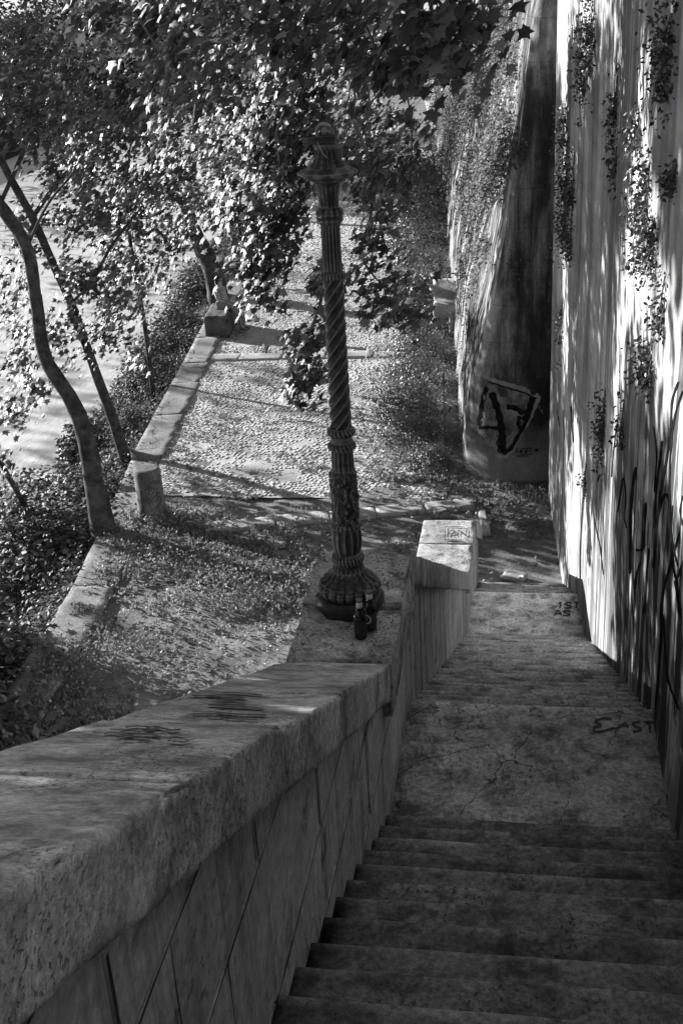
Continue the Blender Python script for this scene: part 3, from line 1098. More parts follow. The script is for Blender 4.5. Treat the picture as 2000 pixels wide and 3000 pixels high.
mb.add(np.vstack([tv, tv2]), [np.array([(i, i + 1, len(tv) + i + 1, len(tv) + i) for i in range(len(tv) - 1)])])
mb.build('stone_face', quay_mat(), QW, True)


def c6(pts): return [(1330 + a / 5.227, 1050 + b_ / 5.227) for a, b_ in pts]


paint('quay', [(c6([(330, 170), (420, 240), (560, 320), (760, 385), (930, 430), (1110, 490), (1230, 550), (1290, 600), (1270, 660), (1210, 780), (1130, 960), (1010, 1140), (930, 1290), (860, 1420), (740, 1510), (640, 1470)]), 12)],
      'graffiti', M_PALE, QW, .004)
def paint_fill(key, poly, cell, name, mat, parent, off):
    poly = np.array(poly)
    x0, y0_ = poly.min(0); x1, y1 = poly.max(0)
    nx, ny = int((x1 - x0) / cell) + 1, int((y1 - y0_) / cell) + 1
    idx, V, Fs = {}, [], []
    def inside(p):
        c = False
        for i in range(len(poly)):
            a_, b__ = poly[i], poly[i - 1]
            if (a_[1] > p[1]) != (b__[1] > p[1]) and p[0] < (b__[0] - a_[0]) * (p[1] - a_[1]) / (b__[1] - a_[1]) + a_[0]: c = not c
        return c
    def vid(i, j):
        if (i, j) not in idx:
            h_ = hit(key, x0 + i * cell, y0_ + j * cell)
            if h_ is None: return None
            idx[(i, j)] = len(V); V.append(h_[0] + h_[1] * off)
        return idx[(i, j)]
    for i in range(nx):
        for j in range(ny):
            if inside((x0 + (i + .5) * cell, y0_ + (j + .5) * cell)):
                q = [vid(i, j), vid(i + 1, j), vid(i + 1, j + 1), vid(i, j + 1)]
                if None not in q: Fs.append(q)
    return link(name, mesh_np(name, np.array(V), [np.array(Fs)]), mat, parent)


M_FILL = stone_mat('worn_grey_paint', .08, .42, 3.5, .3, 0, 0, .4, .008, moss=.55, dark=.06)
paint_fill('quay', c6([(520, 380), (720, 420), (900, 480), (1080, 530), (1215, 590), (1160, 780), (1090, 950), (960, 1190), (850, 1380), (740, 1480), (600, 1380), (420, 1250), (360, 1060), (390, 850), (450, 560)]), 4, 'graffiti', M_FILL, QW, .004)
gq = [(c6([(500, 440), (450, 600), (410, 800), (380, 1030)]), 13), (c6([(570, 520), (640, 720), (700, 930), (730, 1150), (740, 1440)]), 20),
      (c6([(370, 1060), (500, 1055), (680, 1070)]), 10), (c6([(730, 1160), (720, 1300), (740, 1440)]), 26), (c6([(740, 1460), (860, 1380), (960, 1210), (1080, 1000), (1160, 800), (1200, 590)]), 12),
      (c6([(1200, 590), (1160, 720), (1110, 860), (1060, 960)]), 17), (c6([(800, 740), (930, 760), (1060, 850)]), 15), (c6([(1000, 880), (980, 1000), (1010, 1080)]), 12),
      (c6([(530, 360), (720, 420), (900, 480), (1080, 530), (1190, 590)]), 4), (c6([(1230, 1405), (1285, 1400)]), 8)]
paint('quay', gq, 'graffiti', M_PAINT, QW, .008)
paint('quay', [(s, 2.6) for s in text_strokes('HOP', 1330 + 945 / 5.227, 1050 + 1370 / 5.227, 13, 19, .12, .1, -.02)] +
      [(c6([(940, 1490), (1080, 1480), (1200, 1462)]), 2.2), (c6([(960, 1505), (1140, 1503)]), 2), (c6([(915, 1455), (930, 1462)]), 3), (c6([(1175, 1430), (1190, 1438)]), 3)],
      'graffiti', M_PAINT, QW, .008)
pl = []
for (a, b_) in ((470, 900), (600, 850), (560, 1010), (520, 1120), (620, 1200), (480, 1250), (560, 1330), (1270, 760), (1320, 820), (420, 960)):
    pl.append((c6([(a, b_), (a + random.uniform(-25, 25), b_ - random.uniform(30, 80)), (a + random.uniform(20, 60), b_ - 30), (a + 30, b_ + 30)]), 1.4))
paint('quay', pl, 'graffiti', M_PALE, QW, .009)

# ------------------------------------------------------------------ lamp post (its lantern is gone)
LY = 5.16
LX = -.88


def zpost(v): return float(aty(1000 + (v - 1500) * .045 + 12, v, LY)[2])


def ppm(v): return F / float(np.dot(fw, aty(990, v, LY) - CAM))


def pr_(lst): return [(zpost(v) - 5.07, h / ppm(v)) for v, h in reversed(lst)]


lean = aty(955, 430, LY)[0] - LX
lamp = thing('lamp_post', 'ornate dark cast iron lamp post with spiral shaft and missing lantern on the parapet pier', 'lamp post', (LX, LY, 5.07))
lamp.rotation_euler = (0, math.atan2(lean, 2.3), 0)


def sect(name, lst, fn=None, nseg=40, smooth=True):
    V, fc = lathe(pr_(lst), nseg, fn)
    return link(name, mesh_np(name, V, fc, smooth), M_IRON, lamp)


def dens(lst, k=6):
    out = []
    for (a, b_), (c, d) in zip(lst[:-1], lst[1:]):
        for i in range(k):
            out.append((a + (c - a) * i / k, b_ + (d - b_) * i / k))
    out.append(lst[-1])
    return out


flute = lambda n, d: (lambda a, z, r: r * (1 - d * np.abs(np.sin(a * n / 2))))
rope = lambda n, d, tw: (lambda a, z, r: r * (1 + d * np.sin(a * n + z * tw)))
# plinth: heavy square block turned on the slab
V, fc = lathe([(-.01, .172), (.0, .176), (.06, .176), (.068, .168), (.07, .12)], 8)
M_IRON2 = plain_mat('dark_iron_plinth', .022, .5, .35, .014, 26, 0, .3)
pl_ = link('plinth', mesh_np('plinth', V, fc), M_IRON2, lamp); pl_.rotation_euler = (0, 0, -1.35); pl_.location = (0, -.01, 0)
def zsect(name, lst, fn=None, nseg=96, smooth=True):
    V, fc = lathe(lst, nseg, fn)
    return link(name, mesh_np(name, V, fc, smooth), M_IRON, lamp)
zt_ = zpost(1690) - 5.07
print('bell top', zt_)
zsect('base_moulding', dens([(.069, .135), (.08, .152), (.1, .158), (.12, .152), (.132, .138)], 4), lambda a, z, r: r * (.93 + .09 * np.sqrt(np.abs(np.sin(a * 10)))), 160)
hb = max(zt_, .2) - .128
zsect('base_bell', dens([(.128, .118), (.131, .146), (.136, .148), (.142, .14), (.128 + hb * .4, .112), (.128 + hb * .7, .09), (.128 + hb, 48 / ppm(1690))], 4), lambda a, z, r: r * (1 - .1 * np.abs(np.sin(a * 9)) ** 4 + .03 * np.sin(a * 8)), 144)
sect('rope_ring', dens([(1672, 44), (1678, 50), (1686, 52), (1694, 50), (1699, 46)], 3), rope(22, .035, 90), 88)
sect('neck', dens([(1640, 42), (1650, 40), (1662, 47), (1676, 49)], 4), flute(20, .05), 80)
sect('leaf_ring', dens([(1618, 38), (1626, 46), (1636, 47), (1646, 41)], 3), rope(26, .04, 60), 104)
sect('bulb', dens([(1540, 39), (1556, 44), (1580, 45), (1602, 42), (1620, 36)], 5), flute(12, .12), 72)
sect('bead_ring', dens([(1528, 38), (1534, 44), (1540, 43), (1546, 38)], 3), rope(20, .05, 0), 80)
# shaft wrapped in cast foliage
cl = dens([(1376, 34), (1384, 38), (1440, 39), (1500, 40), (1532, 40)], 14)
Vc, fcc = lathe(pr_(dens(cl, 3)), 96, None)
nz_ = fbm(Vc * np.array([1, 1, .6]), 62, 2, 33)
Vc[:, :2] *= (1 + .14 * np.clip(nz_, -.6, 1))[:, None]
link('foliage_shaft', mesh_np('foliage_shaft', Vc, fcc, False), M_IRON, lamp)
sect('lower_shaft', dens([(1312, 31), (1330, 33), (1380, 34)], 4), flute(14, .1), 84)
for a_ in ((1294, 1316), (1252, 1276)):
    sect('rope_ring', dens([(a_[0], 33), (a_[0] + 6, 40), (a_[0] + 12, 41.5), (a_[0] + 17, 40), (a_[1], 33)], 3), rope(20, .045, 110), 80)
sect('collar', dens([(1274, 32), (1296, 32.5)], 3))
sp = dens([(812, 29.5), (1040, 30.5), (1254, 32)], 84)
V, fc = lathe(pr_(sp), 108, lambda a, z, r: r * (1.04 - .2 * np.abs(np.sin(3 * a - z * 50.))))
link('spiral_shaft', mesh_np('spiral_shaft', V, fc, True), M_IRON, lamp)
sect('bead_ring', dens([(797, 31), (802, 36), (808, 37.5), (813, 36), (817, 31)], 3), rope(22, .06, 0), 88)
sect('fluted_shaft', dens([(652, 29), (720, 28.5), (798, 29.5)], 4), flute(16, .13), 96)
sect('collar', dens([(606, 30), (614, 38), (626, 41), (634, 37), (644, 39), (650, 36), (656, 30)], 3), rope(14, .03, 0), 56)
sect('capital', dens([(526, 52), (534, 39), (552, 36), (580, 30), (608, 29.5)], 5), flute(16, .05), 64)
sect('flange', dens([(488, 58), (495, 72), (503, 86), (509, 84), (518, 66), (528, 50)], 3), rope(10, .05, 0), 80)
sect('bell_top', dens([(430, 32), (446, 33), (462, 37), (478, 45), (490, 56), (495, 60)], 4), flute(14, .07), 84)
sect('cap_rim', dens([(416, 30), (424, 38), (430, 37.5), (436, 32)], 3))
sect('cap', dens([(401, 26), (404, 29), (418, 31)], 3))
p0 = np.array([0, 0, zpost(402) - 5.07])
# bent pipe stub, tied bundle and a loose cord left on top
ring = [p0 + np.array([-.035, 0, .0]), p0 + np.array([-.037, -.004, .03]), p0 + np.array([-.022, -.006, .052]), p0 + np.array([.004, -.004, .055]), p0 + np.array([.022, 0, .044])]
link('bent_pipe', MB().add(*tube(spline(ring, 6), .0075, 10)).mesh('bent_pipe', True), M_PALE, lamp)
V, fc = rough_box(p0 + np.array([.012, 0, .02]), (.05, .05, .045), (6, 6, 6), .02, .01, 40, 5)
link('cable_socket', mesh_np('cable_socket', V, fc), M_IRON, lamp)
cord = [p0 + np.array(q) for q in ((-.028, -.045, -.005), (-.02, -.05, -.03), (-.005, -.055, -.06), (.012, -.062, -.078))]
link('cord', MB().add(*tube(spline(cord, 6), .0028, 6)).mesh('cord', True), M_PALE, lamp)
bund = [p0 + np.array(q) for q in ((-.1, .01, -.012), (-.06, -.03, -.004), (.0, -.048, .0), (.035, -.03, .004), (.045, .01, .0))]
for kk in range(3):
    link('cable_bundle', MB().add(*tube(spline(np.array(bund) + np.array([0, 0, -.009 * kk + .004]), 6), .006, 8)).mesh('cable_bundle', True), M_IRON2, lamp)

# ------------------------------------------------------------------ beer bottles on the pier
M_GLASS, nt, b, out = newmat('dark_bottle_glass')
b.inputs['Base Color'].default_value = (.008, .008, .008, 1)
b.inputs['Roughness'].default_value = .12
b.inputs['Specular IOR Level'].default_value = .5
M_FOIL = plain_mat('pale_neck_foil', .62, .45, .5, .06, 60)
M_LABEL = plain_mat('dark_bottle_label', .03, .6, .3, .01, 40)


def bottle(u, v, label, emblem):
    p = atz(u, v, 5.066)
    t_ = thing('beer_bottle', label, 'bottle', p, 'beer bottles left on the parapet')
    s = .96
    prof = [(0, .027), (.004, .0305), (.012, .0312), (.115, .0312), (.132, .029), (.15, .021), (.165, .0155), (.185, .0135), (.2, .0128), (.212, .0128)]
    V, fc = lathe([(a * s, r_ * s) for a, r_ in prof], 28)
    link('glass_body', mesh_np('glass_body', V, fc, True), M_GLASS, t_)
    V, fc = lathe([(a * s, r_ * s) for a, r_ in [(.176, .0162), (.19, .0155), (.2, .0148), (.203, .0142)]], 24)
    link('neck_foil', mesh_np('neck_foil', V, fc, True), M_FOIL, t_)
    V, fc = lathe([(a * s, r_ * s) for a, r_ in [(.209, .0142), (.211, .0150), (.219, .0146), (.221, .011)]], 20)
    link('cap', mesh_np('cap', V, fc, True), M_IRON, t_)
    V, fc = lathe([(a * s, r_ * s) for a, r_ in [(.03, .0316), (.031, .0318), (.104, .0318), (.105, .0316)]], 28)
    lb = link('label', mesh_np('label', V, fc, True), M_LABEL, t_)

    def patch(fn, mat, name):
        mbp = MB()
        for (a0, z0), (a1, z1), (a2, z2), (a3, z3) in fn:
            R_ = .0324 * s
            mbp.add([(R_ * math.cos(q), R_ * math.sin(q), zq * s) for q, zq in ((a0, z0), (a1, z1), (a2, z2), (a3, z3))], [np.array([(0, 1, 2, 3)])])
        link(name, mbp.mesh(name), mat, lb)
    quads = []
    c0 = -math.pi * .5 + emblem
    n = 28
    for i in range(n):
        q0, q1 = i / n * 2 * math.pi, (i + 1) / n * 2 * math.pi
        f_ = lambda q, rr: (c0 + rr * math.cos(q) / .032, .07 + rr * math.sin(q))
        quads.append((f_(q0, .0205), f_(q1, .0205), f_(q1, .027), f_(q0, .027)))
    patch(quads, M_FOIL, 'emblem')
    quads = [((c0 - .25, .06), (c0 + .25, .06), (c0 + .18, .082), (c0 - .18, .082))]
    patch(quads, M_PALE, 'emblem')
    return t_


bottle(1057, 1868, 'front dark beer bottle with pale neck foil, label turned away', 2.6)
bottle(1086, 1842, 'dark beer bottle with round pale emblem, standing behind the other', -.55)

# ------------------------------------------------------------------ leaves
LOBE = np.array([(0, 0), (.16, .06), (.5, .02), (.34, .3), (.62, .52), (.3, .58), (.16, .72), (0, 1.06), (-.16, .72), (-.3, .58), (-.62, .52), (-.34, .3), (-.5, .02), (-.16, .06)], float)


def leaf_template(kind):
    if kind == 'lobed':
        o = LOBE
        V = np.vstack([[(0, .38, .05)], np.stack([o[:, 0], o[:, 1], -.16 * np.abs(o[:, 0]) - .12 * (o[:, 1] - .4) ** 2], 1)])
        n = len(o)
        return V, np.array([(0, 1 + i, 1 + (i + 1) % n) for i in range(n)])
    if kind == 'oval':
        V = np.array([(0, 0, 0), (.3, .45, -.07), (0, 1, -.05), (-.3, .45, -.07), (0, .5, .03)])
        return V, np.array([(0, 1, 4), (1, 2, 4), (2, 3, 4), (3, 0, 4)])
    V = np.array([(-.08, 0, 0), (.08, 0, 0), (0, 1, 0)])      # blade
    return V, np.array([(0, 1, 2)])


def leaves(P, size, kind='lobed', up=.5, droop=.5, out=None, seed=0):
    """P (n,3); returns V, faces"""
    r = np.random.default_rng(seed)
    n = len(P)
    T, Fc = leaf_template(kind)
    nrm = r.normal(0, 1, (n, 3)); nrm /= np.linalg.norm(nrm, axis=1, keepdims=True)
    nrm[:, 2] = np.abs(nrm[:, 2]) + up
    if out is not None: nrm += out
    nrm /= np.linalg.norm(nrm, axis=1, keepdims=True)
    ax = r.normal(0, 1, (n, 3)); ax[:, 2] -= droop * 1.6
    ax -= nrm * (ax * nrm).sum(1, keepdims=True)
    ax /= np.linalg.norm(ax, axis=1, keepdims=True) + 1e-9
    bx = np.cross(ax, nrm)
    s = size * r.uniform(.6, 1.3, n)
    curl = r.uniform(.3, 1.8, n)
    V = (T[None, :, 0:1] * bx[:, None] + T[None, :, 1:2] * ax[:, None] + T[None, :, 2:3] * curl[:, None, None] * nrm[:, None]) * s[:, None, None] + P[:, None]
    base = (np.arange(n) * len(T))[:, None, None]
    return V.reshape(-1, 3), [(Fc[None] + base).reshape(-1, Fc.shape[1])]


def clumped(n, per, rad, sampler, r):
    m = max(1, n // per)
    C_ = sampler(m)
    P = np.repeat(C_, per, axis=0) + r.normal(0, 1, (m * per, 3)) * np.array(rad)
    return P, C_


class Tree:
    def __init__(s, name, label, cat='tree', base=(0, 0, 0), group=None):
        s.root = thing(name, label, cat, base, group)
        s.b = np.array(base, float)
        s.trunk, s.twig, s.leaf = MB(), MB(), MB()
        s.k = 0
    def stem(s, pts, radii, bark=.1, nseg=14):
        Q = spline(pts, 7)
        rr = np.interp(np.linspace(0, 1, len(Q)), np.linspace(0, 1, len(radii)), radii)
        s.trunk.add(*tube(Q - s.b, rr, nseg, bark, 3)); return s
    def limb(s, pts, r0_=.03, r1_=.006, thick=False):
        Q = spline(pts, 6)
        rr = np.linspace(r0_, r1_, len(Q))
        s.twig.add(*tube(Q - s.b, rr, 6)); return s
    def foliage(s, P, size, kind='lobed', **kw):
        s.k += 1
        V, fc = leaves(P - s.b, size, kind, seed=hash((s.root.name, s.k)) % 1000 if False else s.k * 17 + int(abs(s.b[1]) * 10), **kw)
        s.leaf.add(V, fc); return s
    def done(s, leafmat=None, crown='crown'):
        if s.trunk.n: s.trunk.build('trunk', M_BARK, s.root, True)
        if s.leaf.n: two_mats(crown, s.leaf, leafmat or M_LEAF, s.twig, M_TWIG, s.root)
        return s.root


RR = np.random.default_rng(5)


def bough(T, path, rad, nleaf, size, per=34, crad=.19, r0_=.028, side=True, up=.35, droop=.7):
    """a limb along path = [(u,v,y)...] in 1568-wide pixels, hung with sprays of leaves"""
    Q = spline([day(u, v, y) for u, v, y in path], 6)
    T.limb(Q[::3] if len(Q) > 8 else Q, r0_, .006)
    m = max(2, int(nleaf * 1.35) // per)
    tt = RR.uniform(.05, 1, m) * (len(Q) - 1)
    i = np.minimum(tt.astype(int), len(Q) - 2)
    B = Q[i] + (Q[i + 1] - Q[i]) * (tt - i)[:, None]
    off = RR.normal(0, 1, (m, 3)); off /= np.linalg.norm(off, axis=1, keepdims=True)
    off *= (rad * RR.uniform(.1, 1, m) ** .6)[:, None]
    off[:, 2] = off[:, 2] * .8 - .1 * rad
    C_ = B + off
    for a, c in list(zip(B, C_))[::2]:
        mid = (a + c) / 2 + np.array([0, 0, .06])
        T.limb([a, mid, c], .007, .003)
    spray(T, C_, per, crad, size, up, droop)


def spray(T, C_, per, crad, size, up, droop, kind='lobed'):
    """leaf sprays: flattened tufts whose leaves lie much the same way"""
    m = len(C_)
    n_ = RR.normal(0, 1, (m, 3)); n_[:, 2] = np.abs(n_[:, 2]) * .8
    n_ /= np.linalg.norm(n_, axis=1, keepdims=True)
    O = RR.normal(0, crad, (m, per, 3)) * RR.uniform(.7, 1.3, (m, 1, 1))
    O -= n_[:, None] * (O * n_[:, None]).sum(2, keepdims=True) * .55
    P = (C_[:, None] + O).reshape(-1, 3)
    T.foliage(P, size, kind, up=up * .5, droop=droop, out=np.repeat(n_, per, axis=0) * .9 + np.array([-1.2, -.7, .35]))


def clump_px(T, regs, size, per=34, crad=.2, dy=.8, up=.35, droop=.7, twigs=True, kind='lobed'):
    """regs: [(u,v,ru,rv,y,n)]: sprays scattered about a place of the crown"""
    for (u, v, ru, rv, yq, n) in regs:
        m = max(1, int(n * 1.35) // per)
        C_ = []
        for q in range(m):
            a = RR.uniform(0, 6.283); rr = math.sqrt(RR.uniform(0, 1))
            C_.append(day(u + ru * rr * math.cos(a), v + rv * rr * math.sin(a), yq + RR.normal(0, dy)))
        C_ = np.array(C_)
        if twigs:
            c0 = C_.mean(0) + np.array([0, 0, .35])
            for c in C_[::4]:
                T.limb([c0, (c0 + c) / 2 + np.array([0, 0, .12]), c + np.array([0, 0, .05])], .010, .003)
        spray(T, C_, per, crad, size, up, droop, kind)


# tree 1: the thick mottled plane tree leaning out of the picture at the left
b1 = day(238, 1192, 16.6); b1[2] = -.35
T1 = Tree('plane_tree', 'thick mottled leaning plane tree beside the quay kerb, left of the bollard', base=b1)
T1.stem([b1, day(215, 1100, 16.7), day(196, 1000, 16.9), day(165, 920, 17), day(105, 820, 17.1), day(85, 700, 17.2), day(62, 570, 17.3), day(0, 470, 17.4), day(-90, 330, 17.2), day(-170, 120, 16.6), day(-160, -200, 16)],
        [.24, .16, .145, .13, .11, .1, .1, .1, .09, .08, .07])
T1.stem([day(62, 570, 17.3), day(110, 470, 17.6), day(180, 380, 17.9), day(240, 250, 18.2)], [.024, .02, .016, .01], .08, 10)
T1.stem([day(0, 470, 17.4), day(60, 330, 17.8), day(90, 180, 18.2), day(200, 40, 18.4), day(420, -90, 18.5), day(620, -150, 18.3)], [.036, .032, .03, .028, .026, .022], .08, 10)
# tree 2
b2 = day(292, 1045, 20.3); b2[2] = -.35
T2 = Tree('plane_tree', 'slender dark leaning plane tree behind the thick mottled one', base=b2)
T2.stem([b2, day(255, 950, 20.4), day(215, 840, 20.5), day(165, 700, 20.6), day(120, 600, 20.7), day(75, 500, 20.8), day(0, 360, 21), day(-60, 200, 21.2), day(-80, -50, 21.4)], [.12, .1, .09, .085, .08, .078, .07, .06, .05])
T2.stem([day(165, 700, 20.6), day(215, 640, 20.8), day(260, 560, 21), day(330, 470, 21.2)], [.045, .035, .028, .015], .06, 8)
T2.stem([day(75, 500, 20.8), day(150, 400, 21.2), day(250, 330, 21.5), day(340, 240, 21.8)], [.045, .038, .03, .015], .06, 8)
# tree 3: sapling
b3 = day(352, 905, 24.6); b3[2] = -.45
T3 = Tree('sapling_tree', 'thin straight young tree growing beside the kerb, before the seated person', base=b3)
T3.stem([b3, day(340, 800, 24.8), day(325, 700, 25), day(310, 620, 25), day(298, 540, 25.2), day(290, 440, 25.4), day(300, 330, 25.6)], [.06, .052, .05, .045, .04, .03, .02])
# tree 4: dark stout trunk behind the seated person
b4 = day(505, 690, 33); b4[2] = -.4
T4 = Tree('plane_tree', 'stout dark trunk rising right behind the seated person', base=b4)
T4.stem([b4, day(490, 630, 33), day(470, 580, 33.2), day(445, 530, 33.4), day(430, 470, 33.6), day(440, 380, 34), day(455, 250, 34.5), day(470, 60, 35)], [.33, .27, .25, .22, .19, .16, .13, .09])
b5 = day(522, 460, 47); b5[2] = -.4
T5 = Tree('plane_tree', 'slim dark trunk standing far along the kerb among leaves', base=b5)
T5.stem([b5, day(508, 410, 47), day(495, 360, 47.3), day(500, 250, 48), day(520, 100, 49)], [.2, .18, .16, .13, .1])
b6 = daz(106, 1266, -.45)
y6 = float(b6[1])
T6 = Tree('sapling_tree', 'thin bare sapling stem leaning left at the bottom of the bank', base=b6)
T6.stem([b6 + np.array([.05, 0, -.25]), b6, day(62, 1170, y6 + .15), day(15, 1085, y6 + .3), day(-40, 980, y6 + .4), day(-70, 850, y6 + .4)], [.06, .05, .048, .045, .04, .03])

S = .135
# sprays hanging over the path (centre), lit from behind
bough(T1, [(560, -160, 18.5), (640, -40, 18.2), (655, 120, 18), (610, 260, 17.8), (565, 400, 17.6), (548, 520, 17.5), (590, 590, 17.4), (622, 670, 17.4)], .38, 1350, S, r0_=.03)
bough(T1, [(640, -140, 18), (700, -30, 17.6), (712, 120, 17.4), (690, 280, 17.2), (640, 380, 17), (620, 500, 17), (610, 560, 17)], .48, 1400, S)
bough(T1, [(700, -160, 17), (770, -20, 16.8), (800, 120, 16.6), (830, 260, 16.4), (850, 380, 16.4), (870, 470, 16.3)], .42, 800, S)
bough(T1, [(830, -140, 16.4), (880, 0, 16.2), (920, 140, 16), (945, 300, 16), (940, 440, 16)], .4, 420, S)
bough(T1, [(800, 250, 15.5), (850, 380, 15.3), (850, 500, 15.2), (830, 590, 15.2), (880, 660, 15.1), (892, 715, 15)], .33, 520, S * .95)
bough(T1, [(740, 600, 14.2), (735, 700, 14), (705, 780, 13.9), (700, 860, 13.8), (680, 910, 13.8)], .17, 430, S * .9, crad=.12)
bough(T1, [(480, -150, 19), (500, -20, 19), (520, 150, 18.8), (560, 300, 18.6)], .5, 420, S)
# near, larger leaves along the top edge
T0b = np.array([-9.6, 9.5, -.7])
T0 = Tree('plane_tree', 'great plane tree whose leafy boughs hang in along the top edge', base=T0b)
T0.stem([T0b, (-9.3, 9.6, 2), (-9.2, 9.6, 5), (-9.0, 9.4, 8), (-8.7, 9.2, 11), (-8.5, 9, 14)], [.34, .3, .28, .25, .2, .1])
bough(T0, [(150, -420, 10.5), (330, -180, 10.8), (450, -40, 11), (560, 40, 11.2), (640, 110, 11.3)], .45, 330, S)
bough(T0, [(500, -330, 10.8), (640, -150, 10.8), (760, -40, 10.8), (840, 60, 10.8), (880, 160, 10.8)], .4, 330, S)
bough(T0, [(760, -300, 10.2), (880, -130, 10.2), (980, -30, 10.2), (1040, 50, 10.2), (1075, 110, 10.2)], .32, 330, S)
bough(T0, [(860, -200, 11), (960, -60, 11), (1000, 60, 11), (1010, 150, 11), (985, 215, 11)], .28, 210, S)
bough(T0, [(100, -300, 11.5), (220, -100, 11.7), (330, 60, 12), (400, 180, 12)], .5, 330, S)
bough(T0, [(300, -260, 12.2), (400, -60, 12.4), (470, 120, 12.6), (500, 240, 12.7)], .5, 300, S)
T0.limb([day(672, 215, 12), day(670, 262, 12), day(640, 285, 12), day(634, 318, 12), day(640, 370, 12)], .016, .01)
for q in ((842, 330), (810, 330)):
    T0.limb([day(q[0], 180, 13), day(q[0] + 5, 250, 13), day(q[0] - 20, 300, 13), day(q[0] - 25, 360, 13)], .012, .006)
# left: crowns of trees 1, 2, 3 against the water
clump_px(T1, [(60, 620, 80, 50, 19.4, 160), (40, 760, 60, 70, 20, 240), (110, 870, 90, 50, 20.2, 150), (40, 900, 50, 80, 20.4, 180), (40, 1130, 50, 90, 18, 150),
              (100, 300, 130, 90, 17, 340), (60, 140, 120, 130, 17, 260)], S * .9)
clump_px(T2, [(200, 650, 80, 60, 20, 260), (250, 720, 70, 50, 20.5, 220), (160, 780, 80, 50, 20, 200), (270, 800, 50, 40, 20.5, 90), (230, 470, 120, 80, 21, 420), (140, 520, 110, 70, 21, 300),
              (330, 350, 130, 110, 21.5, 620), (180, 350, 110, 80, 21, 330), (240, 180, 150, 110, 22, 380), (400, 160, 120, 120, 22, 400)], S * .95)
clump_px(T3, [(330, 560, 110, 70, 25, 520), (400, 480, 110, 80, 25.5, 560), (300, 440, 100, 70, 25.5, 420), (250, 600, 70, 40, 25, 180), (360, 620, 70, 30, 25, 130), (270, 690, 50, 30, 25, 80)], S)
clump_px(T4, [(450, 330, 110, 110, 31, 700), (520, 420, 60, 70, 33, 260), (430, 430, 80, 60, 32, 330), (560, 200, 140, 150, 33, 900), (660, 180, 130, 150, 34, 800), (390, 540, 50, 40, 33, 120)], S * 1.15, dy=1.6)
clump_px(T5, [(560, 320, 70, 80, 45, 420), (620, 200, 150, 120, 47, 900), (760, 150, 150, 130, 48, 900), (900, 170, 110, 140, 50, 700), (820, 290, 90, 60, 46, 300)], S * 1.4, dy=2.5, crad=.25)
# rest of the crowns, mostly out of view; some clumps added only for shade
def crown(T, c, r, n, size, hole=None):
    c = np.array(c); r = np.array(r)
    m = n // 16
    d = RR.normal(0, 1, (m, 3)); d /= np.linalg.norm(d, axis=1, keepdims=True)
    C_ = c + d * r * (RR.uniform(.35, 1, m) ** .5)[:, None]
    for q in C_[::5]:
        T.limb([c, (c + q) / 2 + np.array([0, 0, .2]), q], .03, .006)
    T.foliage(np.repeat(C_, 16, axis=0) + RR.normal(0, .24, (m * 16, 3)), size)
crown(T0, (-9.2, 6.4, 7.9), (2.0, 3.3, 2.9), 7200, S * 1.6)
crown(T0, (-9.2, 11.8, 7.4), (1.8, 2.2, 1.8), 3600, S * 1.5)
crown(T0, (-9.0, 9.5, 11.7), (2.0, 4.2, 2.0), 10000, S * 1.6)
crown(T0, (-8.8, 14.8, 12.9), (2.0, 3.6, 2.0), 9000, S * 1.6)
crown(T0, (-1.8, -1.2, 12.4), (5.5, 2.6, 2.0), 4000, S * 1.8)  # unseen clump added overhead to darken the near steps
crown(T0, (-8.7, 12.4, 1.3), (1.1, 1.7, 1.4), 3200, S * 1.4)  # low unseen foliage added to shade the lower left ground
crown(T0, (-7.8, 2.2, 8.2), (1.6, 2.6, 2.4), 1500, S * 1.4)
crown(T1, (-9.0, 16.2, 13.0), (2.0, 2.2, 1.8), 1500, S * 1.2)
crown(T2, (-12.8, 24.3, 5.9), (1.0, 2.4, 1.6), 2200, S * 1.4)  # out of view, added over the river to shade the left-hand leaves
crown(T1, (-11.8, 18.6, 9.4), (1.3, 2.6, 2.4), 7000, S * 1.5)  # unseen foliage added to darken the top left leaves
crown(T2, (-13.2, 25.6, 9.3), (1.2, 2.0, 2.2), 4500, S * 1.5)  # another added shade clump for the left crowns
crown(T2, (-10.5, 21.5, 13.5), (2.2, 2.6, 1.8), 1700, S * 1.2)
crown(T4, (-10.2, 35, 8.5), (3.2, 4, 3.2), 2600, S * 1.5)
crown(T5, (-11.5, 49, 8.5), (3.5, 4.5, 3.5), 2600, S * 1.6)
for T in (T0, T1, T2, T3, T4, T5, T6):
    T.done()

# trees further along the river edge and the wooded far bank
labs = ['dark far bank tree, nearest the picture top left corner', 'dark leafy tree along the far bend of the quay kerb', 'bushy dark tree over the far bend, beyond the slim trunk']
for i, (x, yq, s_) in enumerate(((float(day(150, 120, 58)[0]), 58, 1.15), (float(day(330, 120, 62)[0]), 62, 1.2), (float(day(480, 120, 78)[0]), 78, 1.3))):
    T = Tree('waterside_tree', labs[i] if i else 'dark waterside tree low at the top left beyond the nearer crowns', base=(x, yq, -.8), group='trees along the far river edge')
    T.stem([(x, yq, -.8), (x - .3, yq, 1.5), (x - .2, yq + .2, 4), (x, yq, 6.5)], [.25, .22, .18, .1])
    crown(T, (x, yq, 4.6 * s_), (3.6 * s_, 3.6 * s_, 3.4 * s_), 6500, .21)
    T.done(M_FARLEAF)
m = 1500
fx = RR.uniform(0, 1, m)
fyy = 20 + 380 * fx ** 1.3
C_ = np.stack([-33 - .07 * fyy - RR.uniform(.5, 12, m), fyy, RR.uniform(-1.5, 11, m)], 1)
P = np.repeat(C_, 22, axis=0) + RR.normal(0, 1.0, (m * 22, 3))
V, fc = leaves(P, .5, 'oval', seed=3)
